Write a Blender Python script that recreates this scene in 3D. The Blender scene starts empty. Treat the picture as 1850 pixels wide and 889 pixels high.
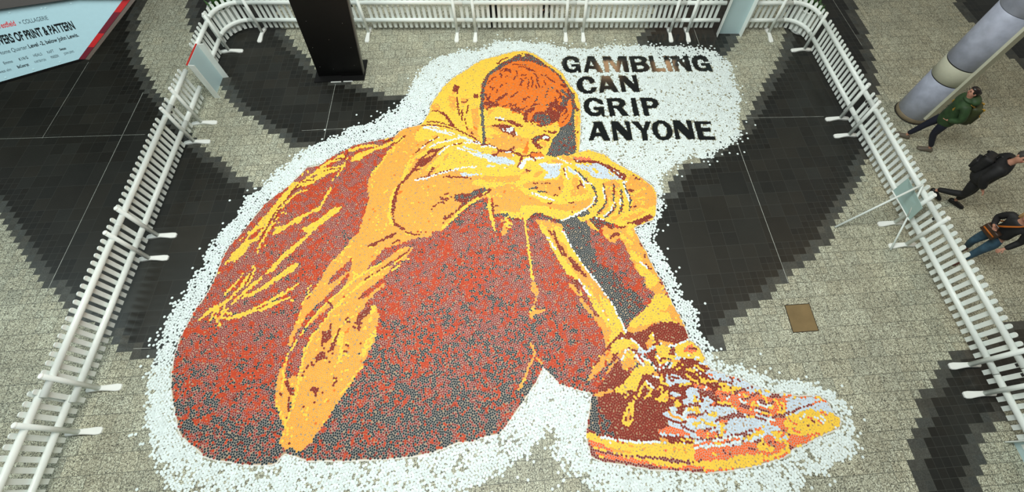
import bpy, bmesh, math, random
import numpy as np
from mathutils import Vector, Matrix, Euler

# ------------------------------------------------------------------ camera, world, lights
F_PX, PPX, PPY, CAM_H = 875.1, 967.87, 297.01, 8.0
PITCH, ROLL, YAW = [math.radians(a) for a in (57.113, 1.1152, 4.9823)]
fwd = np.array([math.sin(YAW)*math.cos(PITCH), math.cos(YAW)*math.cos(PITCH), -math.sin(PITCH)])
_rt = np.array([math.cos(YAW), -math.sin(YAW), 0.0]); _up = np.cross(_rt, fwd)
RT = _rt*math.cos(ROLL) + _up*math.sin(ROLL); UP = -_rt*math.sin(ROLL) + _up*math.cos(ROLL)

def at(x, y, z=0.0):
    """place on the level z that the photo shows at pixel x, y"""
    d = (x-PPX)*RT - (y-PPY)*UP + F_PX*fwd
    t = (z-CAM_H)/d[2]
    return (d[0]*t, d[1]*t)
def ats(P, z=0.0):
    P = np.asarray(P, float)
    d = (P[:,0:1]-PPX)*RT - (P[:,1:2]-PPY)*UP + F_PX*fwd
    t = (z-CAM_H)/d[:,2:3]
    return d[:,:2]*t

scene = bpy.context.scene
C = scene.collection
cam_d = bpy.data.cameras.new('camera'); cam = bpy.data.objects.new('camera', cam_d); C.objects.link(cam)
M4 = Matrix(((RT[0],UP[0],-fwd[0],0),(RT[1],UP[1],-fwd[1],0),(RT[2],UP[2],-fwd[2],CAM_H),(0,0,0,1)))
cam.matrix_world = M4
cam_d.sensor_fit = 'HORIZONTAL'; cam_d.sensor_width = 36.0
cam_d.lens = F_PX*36.0/1850
cam_d.shift_x = (925-PPX)/1850; cam_d.shift_y = (PPY-444.5)/1850
cam_d.clip_end = 200
scene.camera = cam

w = bpy.data.worlds.new('world'); scene.world = w; w.use_nodes = True
w.node_tree.nodes['Background'].inputs[0].default_value = (0.80, 0.87, 0.85, 1)
w.node_tree.nodes['Background'].inputs[1].default_value = 0.19
def area(name, loc, target, size, power, color, sy=None):
    d = bpy.data.lights.new(name, 'AREA'); d.energy = power; d.color = color
    d.shape = 'RECTANGLE'; d.size = size; d.size_y = sy or size
    o = bpy.data.objects.new(name, d); C.objects.link(o); o.location = loc
    o.rotation_euler = (Vector(target)-Vector(loc)).to_track_quat('-Z', 'Y').to_euler()
    return o
area('atrium_skylight', (-0.9, 3.4, 11.8), (-0.7, 3.6, 0), 7, 1680, (0.97, 1.0, 0.96), 6)
area('gallery_light_west', (-13, 4, 9), (-4, 4, 0), 2.5, 290, (0.82, 1.0, 0.98), 12)
area('gallery_light_east', (14, 5, 9), (6, 4, 0), 2.5, 190, (1.0, 0.74, 0.44), 12)
area('gallery_downlight', (at(1100,118)[0]*2.4, at(1100,118)[1]*2.4, 11.2), (at(1100,118)[0]*2.4, at(1100,118)[1]*2.4, 0), 1.0, 45, (1.0, 0.62, 0.32), 1.6)
area('gallery_downlight', (at(1200,114)[0]*2.4, at(1200,114)[1]*2.4, 11.2), (at(1200,114)[0]*2.4, at(1200,114)[1]*2.4, 0), 1.0, 45, (1.0, 0.62, 0.32), 1.6)
scene.view_settings.view_transform = 'Standard'; scene.view_settings.look = 'None'
scene.view_settings.gamma = 1.0; scene.view_settings.exposure = 0.0
scene.view_settings.use_curve_mapping = False

# ------------------------------------------------------------------ materials
def mat(name, color, rough=0.5, metal=0.0, spec=0.5, noise=0.0, nscale=20.0, coat=0.0, bump=0.0, emit=None):
    m = bpy.data.materials.new(name); m.use_nodes = True
    nt = m.node_tree; b = nt.nodes['Principled BSDF']
    b.inputs['Roughness'].default_value = rough; b.inputs['Metallic'].default_value = metal
    b.inputs['Specular IOR Level'].default_value = spec; b.inputs['Coat Weight'].default_value = coat
    b.inputs['Base Color'].default_value = (*color, 1)
    if noise or bump:
        tc = nt.nodes.new('ShaderNodeTexCoord'); n = nt.nodes.new('ShaderNodeTexNoise')
        n.inputs['Scale'].default_value = nscale; n.inputs['Detail'].default_value = 4
        nt.links.new(tc.outputs['Object'], n.inputs['Vector'])
        if noise:
            hsv = nt.nodes.new('ShaderNodeMapRange')
            hsv.inputs[1].default_value = 0.3; hsv.inputs[2].default_value = 0.7
            hsv.inputs[3].default_value = 1-noise; hsv.inputs[4].default_value = 1+noise
            nt.links.new(n.outputs['Fac'], hsv.inputs[0])
            mx = nt.nodes.new('ShaderNodeVectorMath'); mx.operation = 'SCALE'
            mx.inputs[0].default_value = color
            nt.links.new(hsv.outputs[0], mx.inputs['Scale']); nt.links.new(mx.outputs[0], b.inputs['Base Color'])
        if bump:
            bp = nt.nodes.new('ShaderNodeBump'); bp.inputs['Strength'].default_value = bump; bp.inputs['Distance'].default_value = 0.01
            nt.links.new(n.outputs['Fac'], bp.inputs['Height']); nt.links.new(bp.outputs[0], b.inputs['Normal'])
    return m

def chip_mat(name, color, var=0.10, rough=0.6):
    m = bpy.data.materials.new(name); m.use_nodes = True
    nt = m.node_tree; b = nt.nodes['Principled BSDF']; b.inputs['Roughness'].default_value = rough; b.inputs['Specular IOR Level'].default_value = 0.25
    g = nt.nodes.new('ShaderNodeNewGeometry'); r = nt.nodes.new('ShaderNodeMapRange')
    r.inputs[3].default_value = 1-var; r.inputs[4].default_value = 1+var*0.6
    oi = nt.nodes.new('ShaderNodeObjectInfo'); ad = nt.nodes.new('ShaderNodeMath'); ad.operation = 'ADD'
    fr_ = nt.nodes.new('ShaderNodeMath'); fr_.operation = 'FRACT'
    nt.links.new(g.outputs['Random Per Island'], ad.inputs[0]); nt.links.new(oi.outputs['Random'], ad.inputs[1]); nt.links.new(ad.outputs[0], fr_.inputs[0])
    nt.links.new(fr_.outputs[0], r.inputs[0])
    mx = nt.nodes.new('ShaderNodeVectorMath'); mx.operation = 'SCALE'; mx.inputs[0].default_value = color
    nt.links.new(r.outputs[0], mx.inputs['Scale']); nt.links.new(mx.outputs[0], b.inputs['Base Color'])
    return m

PLASTIC = mat('white_plastic', (0.80, 0.85, 0.81), 0.38, noise=0.04, nscale=3)
PLASTIC_TOP = mat('white_plastic_gloss', (0.86, 0.88, 0.84), 0.3, noise=0.03, nscale=5)
BOARD = mat('pale_board', (0.50, 0.66, 0.68), 0.45, noise=0.03, nscale=2)
BLACK = mat('black_board', (0.004, 0.004, 0.004), 0.45, spec=0.2, noise=0.1, nscale=6)
DARKSTEEL = mat('dark_steel', (0.008, 0.008, 0.008), 0.45, spec=0.3)
EDGE = mat('grey_edge', (0.10, 0.10, 0.095), 0.4)
LABEL = mat('label_black', (0.02, 0.02, 0.02), 0.5)
RED = mat('red_paint', (0.55, 0.03, 0.02), 0.4)

# ------------------------------------------------------------------ helpers
def tag(o, label=None, cat=None, group=None, kind=None):
    if label: o['label'] = label
    if cat: o['category'] = cat
    if group: o['group'] = group
    if kind: o['kind'] = kind
    return o
def empty(name, loc=(0,0,0), rz=0.0, label=None, cat=None, group=None):
    o = bpy.data.objects.new(name, None); C.objects.link(o); o.location = loc; o.rotation_euler = (0,0,rz)
    return tag(o, label, cat, group)
def link_mesh(name, me, m, parent=None, smooth=False):
    o = bpy.data.objects.new(name, me); C.objects.link(o)
    for x in (m if isinstance(m, (list, tuple)) else [m]): me.materials.append(x)
    if smooth:
        me.polygons.foreach_set('use_smooth', [True]*len(me.polygons))
    if parent: o.parent = parent
    return o
def obj(name, bm, m, parent=None, smooth=False):
    me = bpy.data.meshes.new(name); bmesh.ops.recalc_face_normals(bm, faces=bm.faces[:]); bm.to_mesh(me); bm.free()
    return link_mesh(name, me, m, parent, smooth)
def raw(name, verts, faces, m, parent=None, mi=None, smooth=False):
    me = bpy.data.meshes.new(name); me.from_pydata([tuple(map(float, v)) for v in verts], [], faces)
    o = link_mesh(name, me, m, parent, smooth)
    if mi is not None: me.polygons.foreach_set('material_index', mi)
    me.update(); return o
def box(bm, c, s, rot=None, bev=0.0):
    r = bmesh.ops.create_cube(bm, size=1.0)
    vs = r['verts']; bmesh.ops.scale(bm, vec=s, verts=vs)
    if bev:
        es = list({e for v in vs for e in v.link_edges})
        rr = bmesh.ops.bevel(bm, geom=es, offset=bev, segments=2, affect='EDGES', profile=0.7)
        vs = list({v for f in rr['faces'] for v in f.verts} | {v for v in vs if v.is_valid})
    if rot is not None: bmesh.ops.rotate(bm, verts=vs, cent=(0,0,0), matrix=rot)
    bmesh.ops.translate(bm, verts=vs, vec=c)
    return vs
def tube(bm, pts, rad, seg=10, flat=1.0, cap=True):
    """tube through points; rad may be a list; flat squashes the section sideways"""
    pts = [Vector(p) for p in pts]; n = len(pts)
    rads = rad if isinstance(rad, (list, tuple)) else [rad]*n
    rings = []; prev = None
    for i, p in enumerate(pts):
        t = (pts[min(i+1, n-1)]-pts[max(i-1, 0)]).normalized()
        ref = Vector((0,0,1)) if abs(t.z) < 0.9 else (prev or Vector((1,0,0)))
        s = t.cross(ref).normalized(); u = s.cross(t).normalized(); prev = s if abs(t.z) < .9 else prev
        rings.append([bm.verts.new(p + s*math.cos(2*math.pi*k/seg)*rads[i]*flat + u*math.sin(2*math.pi*k/seg)*rads[i]) for k in range(seg)])
    for a, b in zip(rings, rings[1:]):
        for k in range(seg): bm.faces.new((a[k], a[(k+1)%seg], b[(k+1)%seg], b[k]))
    if cap:
        bm.faces.new(rings[0][::-1]); bm.faces.new(rings[-1])
    return rings
def prism(bm, poly, z0, z1):
    a = [bm.verts.new((p[0], p[1], z0)) for p in poly]; b = [bm.verts.new((p[0], p[1], z1)) for p in poly]
    n = len(poly)
    bm.faces.new(a[::-1]); bm.faces.new(b)
    for i in range(n): bm.faces.new((a[i], a[(i+1)%n], b[(i+1)%n], b[i]))
def lathe(bm, prof, seg=32, c=(0,0)):
    rings = []
    for r, z in prof:
        rings.append([bm.verts.new((c[0]+r*math.cos(2*math.pi*k/seg), c[1]+r*math.sin(2*math.pi*k/seg), z)) for k in range(seg)])
    for a, b in zip(rings, rings[1:]):
        for k in range(seg): bm.faces.new((a[k], a[(k+1)%seg], b[(k+1)%seg], b[k]))
    bm.faces.new(rings[0][::-1]); bm.faces.new(rings[-1])
def copy_tree(o, parent=None):
    c = o.copy(); C.objects.link(c)
    if parent: c.parent = parent
    for ch in o.children: copy_tree(ch, c)
    return c
def inside(P, poly):
    """points P (n,2) inside polygon"""
    x, y = P[:,0], P[:,1]; res = np.zeros(len(P), bool)
    px, py = poly[:,0], poly[:,1]; j = len(poly)-1
    for i in range(len(poly)):
        if py[i] != py[j]:
            c = ((py[i] > y) != (py[j] > y)) & (x < (px[j]-px[i])*(y-py[i])/(py[j]-py[i]) + px[i])
            res ^= c
        j = i
    return res
def seg_dist(P, poly, closed=True):
    d = np.full(len(P), 1e9); n = len(poly)
    for i in range(n if closed else n-1):
        a = poly[i]; b = poly[(i+1) % n]; ab = b-a; L = (ab*ab).sum()
        t = np.clip(((P-a)@ab)/max(L, 1e-12), 0, 1)
        d = np.minimum(d, np.hypot(*(P-(a+t[:,None]*ab)).T))
    return d
rng = np.random.default_rng(7)
random.seed(7)

# ------------------------------------------------------------------ floor: small tiles laid in big stepped arcs
CELL = 0.1256; GX, GY = 2.964, 1.712
DARK = [
 [(-300,150),(-150,250),(0,384),(27,439),(63,482),(87,520),(118,556),(172,592),(202,620),(230,640),(279,655),(420,680),(560,660),(620,560),(600,440),(520,370),(460,335),(437,321),(405,293),(362,262),(325,220),(297,182),(277,152),(263,125),(253,101),(249,75),(249,50),(252,20),(262,0),(275,-40),(-300,-60)],
 [(341,-30),(338,20),(345,57),(358,95),(378,130),(397,150),(414,179),(437,202),(461,219),(495,243),(525,263),(549,270),(640,300),(800,300),(820,220),(734,174),(704,172),(670,162),(650,155),(600,140),(572,125),(555,105),(532,81),(515,57),(500,20),(492,-30)],
 [(1147,71),(1160,62),(1172,50),(1187,-5),(1312,-30),(1335,20),(1336,62),(1326,85),(1316,98),(1290,112),(1250,122),(1200,112),(1165,90)],
 [(1415,67),(1420,30),(1432,-30),(1537,-20),(1552,27),(1566,57),(1578,101),(1584,140),(1587,178),(1584,220),(1575,265),(1561,300),(1546,340),(1526,378),(1505,418),(1490,446),(1470,470),(1441,488),(1413,515),(1381,543),(1360,559),(1338,576),(1314,595),(1303,634),(1240,650),(1100,600),(1050,500),(1120,400),(1208,342),(1215,318),(1238,300),(1262,290),(1300,262),(1338,235),(1356,200),(1378,160),(1402,118),(1412,88)],
 [(1712,-20),(1738,27),(1760,44),(1785,68),(1820,98),(1850,130),(1900,190),(2150,200),(2150,-120),(1700,-60)],
 [(1655,889),(1648,851),(1646,811),(1652,792),(1660,772),(1664,750),(1662,720),(1669,703),(1689,684),(1704,655),(1722,636),(1748,627),(1790,602),(1825,583),(1900,565),(1980,600),(1900,680),(1850,728),(1812,752),(1800,765),(1783,783),(1778,801),(1772,820),(1775,859),(1770,889),(1770,960),(1655,960)],
]
x0, x1, y0, y1 = -17.0, 18.0, -4.0, 17.0
i0, i1 = math.floor((x0-GX)/CELL), math.ceil((x1-GX)/CELL)
j0, j1 = math.floor((y0-GY)/CELL), math.ceil((y1-GY)/CELL)
NI, NJ = i1-i0, j1-j0
ii, jj = np.meshgrid(np.arange(NI), np.arange(NJ), indexing='ij')
cc = np.stack([GX+(ii+i0+0.5)*CELL, GY+(jj+j0+0.5)*CELL], -1).reshape(-1, 2)
dk = np.zeros(len(cc), bool)
for P in DARK: dk |= inside(cc, ats(P))
dk = dk.reshape(NI, NJ)
def erode(a, n):
    for _ in range(n):
        b = np.pad(a, 1, mode='edge'); a = a & b[:-2,1:-1] & b[2:,1:-1] & b[1:-1,:-2] & b[1:-1,2:]
    return a
def shrink_x(a, n):
    for _ in range(n):
        b = np.pad(a, 1, mode='edge'); a = a & b[:-2,1:-1] & b[2:,1:-1]
    return a
slate = shrink_x(erode(dk, 1), 1)                  # inside the grey border course
big_dark = erode(slate, 2); big_light = erode(~dk, 2)
done = np.zeros((NI, NJ), bool)
tv, tf, tcol, tuv, tsz = [], [], [], [], []
LIGHT = np.array([0.365, 0.362, 0.28]); SLATE = np.array([0.021, 0.021, 0.0175]); GREY = np.array([0.058, 0.060, 0.053])
def put_tile(i, j, n, col, k):
    X = GX+(i+i0)*CELL; Y = GY+(j+j0)*CELL; s = n*CELL; b = len(tv)
    tv.extend([(X,Y,0),(X+s,Y,0),(X+s,Y+s,0),(X,Y+s,0)]); tf.append((b,b+1,b+2,b+3))
    v = 1+random.uniform(-1, 1)*(0.20 if k else 0.07); wrm = random.uniform(-1, 1)*(0.05 if k else 0.02)
    c = (col[0]*v*(1+wrm), col[1]*v, col[2]*v*(1-wrm), k)
    tcol.extend([c]*4); tuv.extend([(0,0),(s,0),(s,s),(0,s)]); tsz.extend([s]*4)
for j in range(NJ):
    for i in range(NI):
        if done[i, j]: continue
        for big, col, k in ((big_dark, SLATE, 1.0), (big_light, LIGHT, 0.0)):
            off = (((j+j0)//2) % 2) if not k else 0
            n = 4 if (k and (i+i0) % 4 == 0 and (j+j0) % 4 == 0 and random.random() < .35) else 2
            if (i+i0+off) % 2 == 0 and (j+j0) % 2 == 0 and i+n <= NI and j+n <= NJ and big[i:i+n, j:j+n].all() and not done[i:i+n, j:j+n].any():
                put_tile(i, j, n, col, k); done[i:i+n, j:j+n] = True; break
        if done[i, j]: continue
        col, k = (LIGHT, 0.0) if not dk[i, j] else ((SLATE*0.75, 1.0) if slate[i, j] else (GREY, 0.6))
        put_tile(i, j, 1, col, k); done[i, j] = True
me = bpy.data.meshes.new('floor'); me.from_pydata(tv, [], tf)
ca = me.attributes.new('tile', 'FLOAT_COLOR', 'CORNER'); ca.data.foreach_set('color', np.array(tcol, 'f').ravel())
uv = me.uv_layers.new(name='tile_uv'); uv.data.foreach_set('uv', np.array(tuv, 'f').ravel())
sa = me.attributes.new('size', 'FLOAT', 'CORNER'); sa.data.foreach_set('value', np.array(tsz, 'f'))
fm = bpy.data.materials.new('stone_tiles'); fm.use_nodes = True
nt = fm.node_tree; N = nt.nodes; L = nt.links; bs = N['Principled BSDF']
def nd(t, **kw):
    n = N.new(t)
    for k, v in kw.items(): setattr(n, k, v)
    return n
def mth(op, a, b=None, c=None):
    n = nd('ShaderNodeMath', operation=op)
    for q, v in enumerate((a, b, c)):
        if v is None: continue
        if isinstance(v, (int, float)): n.inputs[q].default_value = v
        else: L.new(v, n.inputs[q])
    return n.outputs[0]
atc = nd('ShaderNodeAttribute', attribute_name='tile'); ats_ = nd('ShaderNodeAttribute', attribute_name='size')
uvn = nd('ShaderNodeUVMap', uv_map='tile_uv'); sx = nd('ShaderNodeSeparateXYZ'); L.new(uvn.outputs[0], sx.inputs[0])
sz = ats_.outputs['Fac']
e = mth('MINIMUM', mth('MINIMUM', sx.outputs[0], mth('SUBTRACT', sz, sx.outputs[0])), mth('MINIMUM', sx.outputs[1], mth('SUBTRACT', sz, sx.outputs[1])))
joint = mth('LESS_THAN', e, mth('MULTIPLY_ADD', atc.outputs['Alpha'], -0.0012, 0.0034))
geo = nd('ShaderNodeNewGeometry')
vor = nd('ShaderNodeTexVoronoi'); vor.inputs['Scale'].default_value = 95; L.new(geo.outputs['Position'], vor.inputs['Vector'])
sepc = nd('ShaderNodeSeparateColor'); L.new(vor.outputs['Color'], sepc.inputs[0])
ramp = nd('ShaderNodeValToRGB'); cr = ramp.color_ramp; cr.interpolation = 'CONSTANT'
cr.elements[0].color = (0.22,0.22,0.22,1); cr.elements[1].position = 0.16; cr.elements[1].color = (0.72,0.72,0.68,1)
for p, c in ((0.42, (1.02,1.0,0.96,1)), (0.68, (1.38,1.40,1.38,1)), (0.88, (1.75,1.82,1.86,1))):
    q = cr.elements.new(p); q.color = c
L.new(sepc.outputs[0], ramp.inputs[0])
no = nd('ShaderNodeTexNoise'); no.inputs['Scale'].default_value = 1.3; no.inputs['Detail'].default_value = 5; L.new(geo.outputs['Position'], no.inputs['Vector'])
big = nd('ShaderNodeMapRange'); big.inputs[1].default_value = .3; big.inputs[2].default_value = .7; big.inputs[3].default_value = .86; big.inputs[4].default_value = 1.14; L.new(no.outputs['Fac'], big.inputs[0])
spk = nd('ShaderNodeMix', data_type='RGBA'); L.new(atc.outputs['Alpha'], spk.inputs['Factor']); L.new(ramp.outputs[0], spk.inputs['A']); spk.inputs['B'].default_value = (1,1,1,1)
m1 = nd('ShaderNodeMix', data_type='RGBA', blend_type='MULTIPLY'); m1.inputs['Factor'].default_value = 1; L.new(atc.outputs['Color'], m1.inputs['A']); L.new(spk.outputs['Result'], m1.inputs['B'])
m2 = nd('ShaderNodeVectorMath', operation='SCALE'); L.new(m1.outputs['Result'], m2.inputs[0]); L.new(big.outputs[0], m2.inputs['Scale'])
jc = nd('ShaderNodeMix', data_type='RGBA'); jc.inputs['A'].default_value = (0.10,0.105,0.08,1); jc.inputs['B'].default_value = (0.050,0.052,0.046,1); L.new(atc.outputs['Alpha'], jc.inputs['Factor'])
m3 = nd('ShaderNodeMix', data_type='RGBA'); L.new(joint, m3.inputs['Factor']); L.new(m2.outputs[0], m3.inputs['A']); L.new(jc.outputs['Result'], m3.inputs['B'])
L.new(m3.outputs['Result'], bs.inputs['Base Color'])
rg = nd('ShaderNodeMapRange'); rg.inputs[3].default_value = 0.55; rg.inputs[4].default_value = 0.34; L.new(atc.outputs['Alpha'], rg.inputs[0]); L.new(rg.outputs[0], bs.inputs['Roughness'])
fl = link_mesh('floor', me, fm); tag(fl, kind='structure')

# pale movement joints let into the floor
JOINT = mat('joint_strip', (0.40, 0.42, 0.38), 0.5, noise=0.3, nscale=8)
def strip(n, a, b, w=0.007):
    a = Vector(at(*a)); b = Vector(at(*b)); d = (b-a).normalized(); s = Vector((-d.y, d.x))*w/2
    bm = bmesh.new(); prism(bm, [a+s, a-s, b-s, b+s], 0.0, 0.0012); tag(obj('trim_%d' % n, bm, JOINT), kind='structure')
strip(1, (258.5,167), (85,526)); strip(2, (160,112), (76,250), .005); strip(3, (1333,261), (1424,510)); strip(4, (606,152), (585,252))
strip(5, (0,251), (262,243), .005); strip(6, (1252,47), (1264,82)); strip(7, (1341,213), (1488,210.5), .005); strip(8, (1505,0), (1557,82), .005)
strip(9, (241,630), (272,629), .006); strip(10, (545,236), (628,232), .005)
# brass access cover let into the floor
BRASS = mat('brass', (0.22, 0.175, 0.095), 0.35, 0.6, noise=0.12, nscale=5)
q = [Vector(at(*p)) for p in ((1418.2,552.2),(1461.3,549.2),(1478.3,597),(1433.2,600.3))]
bm = bmesh.new(); prism(bm, q, 0, 0.004)
cov = obj('access_cover', bm, BRASS); tag(cov, 'square brass cover plate let into the pale granite floor', 'floor cover')
ctr = sum(q, Vector((0,0)))/4
fr = []
bm = bmesh.new()
for a, b in zip(q, q[1:]+q[:1]):
    o1 = (a-ctr)*1.05+ctr; o2 = (b-ctr)*1.05+ctr; prism(bm, [a, b, o2, o1], 0, 0.003)
obj('cover_rim', bm, DARKSTEEL, cov)

# ------------------------------------------------------------------ white picket barriers
PIC_W, PIC_T = 0.066, 0.016
def picket_bm(z0=0.12, z1=1.0, w=PIC_W, t=PIC_T):
    bm = bmesh.new(); prof = [(-w/2, z0), (w/2, z0), (w/2, z1-w/2)]
    prof += [(w/2*math.cos(a), z1-w/2+w/2*math.sin(a)) for a in [math.pi*k/8 for k in range(1, 8)]] + [(-w/2, z1-w/2)]
    a = [bm.verts.new((x, -t/2, z)) for x, z in prof]; b = [bm.verts.new((x, t/2, z)) for x, z in prof]; n = len(prof)
    bm.faces.new(a); bm.faces.new(b[::-1])
    for i in range(n): bm.faces.new((a[(i+1) % n], a[i], b[i], b[(i+1) % n]))
    return bm
def me_of(bm, name, m):
    me = bpy.data.meshes.new(name); bmesh.ops.recalc_face_normals(bm, faces=bm.faces[:]); bm.to_mesh(me); bm.free(); me.materials.append(m); return me
PICKET_ME = me_of(picket_bm(), 'picket', PLASTIC)
PICKET_LOW = me_of(picket_bm(0.05), 'picket', PLASTIC)
def foot_me():
    # long flattened foot, flared and rounded at both ends, arched in the middle; runs along local y
    bm = bmesh.new(); ys = [-0.21,-0.19,-0.12,-0.02,0.05,0.13,0.22,0.275,0.30]
    ws = [0.030,0.044,0.042,0.036,0.036,0.042,0.052,0.048,0.030]; hs = [0.022,0.026,0.045,0.062,0.062,0.050,0.034,0.030,0.026]; bs_ = [0,0,0.0,0.012,0.016,0.010,0,0,0]
    rows = []
    for y, w_, h, b in zip(ys, ws, hs, bs_):
        rows.append([bm.verts.new(p) for p in ((-w_,y,b),(-w_,y,h-.008),(-w_+.01,y,h),(w_-.01,y,h),(w_,y,h-.008),(w_,y,b))])
    for a, b in zip(rows, rows[1:]):
        for k in range(6): bm.faces.new((a[k], a[(k+1) % 6], b[(k+1) % 6], b[k]))
    bm.faces.new(rows[0]); bm.faces.new(rows[-1][::-1]); return bm
FOOT_ME = me_of(foot_me(), 'foot', PLASTIC_TOP)
def post_me():
    bm = bmesh.new(); tube(bm, [(0,0,0.05),(0,0,1.075)], 0.034, 14); return bm
POST_ME = me_of(post_me(), 'post', PLASTIC); POST_ME.polygons.foreach_set('use_smooth', [len(p.vertices) == 4 for p in POST_ME.polygons])
CAP_ME = None
def child(name, me, parent, loc=(0,0,0), rz=0.0):
    o = bpy.data.objects.new(name, me); C.objects.link(o); o.parent = parent; o.location = loc; o.rotation_euler = (0,0,rz); return o
def add_post(root, x, y=0.085, rz=0.0):
    global CAP_ME
    if CAP_ME is None:
        bm = bmesh.new(); tube(bm, [(0,0,1.074),(0,0,1.082),(0,0,1.094)], [0.038,0.039,0.031], 14, flat=.85); CAP_ME = me_of(bm, 'cap', PLASTIC_TOP)
    p = child('post', POST_ME, root, (x, y, 0), rz); child('foot', FOOT_ME, p); child('cap', CAP_ME, p)
def rail_bm(pts, r=0.052):
    bm = bmesh.new(); tube(bm, pts, r, 16, flat=0.78); return bm
def plates(root, xs, z=0.76):
    for x in xs:
        bm = bmesh.new(); box(bm, (x, PIC_T/2+0.003, z), (0.045, 0.004, 0.085)); obj('label_plate', bm, LABEL, root)
        bm = bmesh.new()
        for dx, dz in ((0, .046), (0, -.046)): box(bm, (x+dx, PIC_T/2+0.003, z+dz), (0.05, 0.004, 0.006))
        for dx in (-.025, .025): box(bm, (x+dx, PIC_T/2+0.003, z), (0.005, 0.004, 0.09))
        obj('plate_frame', bm, PLASTIC_TOP, root)
def barrier(a, b, label, posts, skip=None, plate=(), rails=True):
    """straight panel from a to b; local x runs a->b, local +y is the inner side carrying rails, posts and feet"""
    a, b = Vector(a), Vector(b); d = b-a; Ln = d.length
    root = empty('picket_barrier', (a.x, a.y, 0), math.atan2(d.y, d.x), label, 'barrier', 'white picket barriers round the mosaic')
    n = max(1, round((Ln-0.04)/0.119)); s = Ln/n
    for k in range(n):
        x = (k+0.5)*s
        if skip and skip[0] < x < skip[1]: continue
        if any(abs(x-q_) < 0.058 for q_ in posts): continue
        child('picket', PICKET_ME, root, (x, 0, 0))
    for z, nm in ((0.87, 'top_rail'), (0.38, 'bottom_rail')):
        if skip:
            for q, (u, v) in enumerate(((0.0, skip[0]), (skip[1], Ln))):
                if v-u > .1: obj(nm, rail_bm([(u, .048, z), (v, .048, z)]), PLASTIC, root, True)
        else: obj(nm, rail_bm([(0.003, .048, z), (Ln-.003, .048, z)]), PLASTIC, root, True)
    for x in posts: add_post(root, x)
    plates(root, plate)
    return root
XL, XR = -6.42, 7.005
barrier((-6.475, 1.44), (-6.475, -1.1), 'white picket barrier at the lower left corner, set slightly outward of its neighbour', (0.44, 2.3), plate=())
L2 = barrier((XL, 3.845), (XL, 1.34), 'white picket barrier on the left side, second from the lower left corner', (0.215, 2.275))
barrier((XL, 6.355), (XL, 3.85), 'white picket barrier on the left side, third from the lower left corner', (0.25, 2.30), plate=(0.06,))
barrier((XL, 8.80), (XL, 6.36), 'white picket barrier on the left side with a folded pale sign stand covering its middle', (0.13, 2.21), skip=(0.93, 1.55), plate=(2.38,))
def yt(x): return 9.314-0.059*(x+5.72)
tops = [(-5.90,-3.49,'white picket barrier at the back left, half hidden by the tall black panel',(0.18,2.2),(0.06,)),
        (-3.49,-0.92,'white picket barrier at the back, directly right of the tall black panel',(0.26,2.35),(0.06,)),
        (-0.92,1.62,'white picket barrier at the back behind the point of the yellow hood',(0.21,2.34),()),
        (1.62,4.10,'white picket barrier at the back above the word GAMBLING',(0.21,2.285),())]
for u, v, lb, ps, pl in tops:
    # inner side faces -y, so the panel runs from right to left
    Ln = v-u; barrier((v, yt(v)), (u, yt(u)), lb, [Ln-p for p in ps], plate=[p for p in (Ln-q_ for q_ in pl) if .05 < p < Ln-.05])
barrier((6.49, yt(6.49)), (4.10, yt(4.10)), 'white picket barrier at the back right interrupted by a pale sign stand', (0.21, 2.175), skip=(0.90, 1.50), plate=(2.33,))
for u, v, lb, ps, pl in ((5.735,8.165,'white picket barrier on the right side, nearest the right back corner',(0.215,2.26),(0.06,2.37)),
                     (3.30,5.73,'white picket barrier on the right side beside the pillar, carrying a glass easel',(0.21,2.21),(2.37,)),
                     (0.86,3.295,'white picket barrier on the right side, beside the person in blue jeans',(0.20,2.22),(0.06,2.37)),
                     (-1.6,0.855,'white picket barrier on the right side, last one towards the lower right corner',(0.25,2.25),(2.39,))):
    barrier((XR, u-.07), (XR, v-.07), lb, ps, plate=pl)
def corner(c, r, a0, a1, label):
    """curved corner piece; centre c, sweeping angle a0..a1; inner side is towards the centre"""
    root = empty('picket_barrier', (c[0], c[1], 0), 0, label, 'barrier', 'white picket barriers round the mosaic')
    n = max(3, round(abs(a1-a0)*r/0.118))
    for k in range(n):
        a = a0+(a1-a0)*(k+.5)/n; child('picket', PICKET_ME, root, (r*math.cos(a), r*math.sin(a), 0), a-math.pi/2+math.pi)
    for z, nm in ((0.87, 'top_rail'), (0.38, 'bottom_rail')):
        obj(nm, rail_bm([((r-.048)*math.cos(a0+(a1-a0)*k/14), (r-.048)*math.sin(a0+(a1-a0)*k/14), z) for k in range(15)]), PLASTIC, root, True)
corner((-5.90, 8.80), 0.52, math.pi*.5, math.pi*1.0, 'curved white picket barrier piece rounding the left back corner')
corner((6.49, 8.095), 0.512, 0, math.pi*.5, 'curved white picket barrier piece rounding the right back corner')

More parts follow.
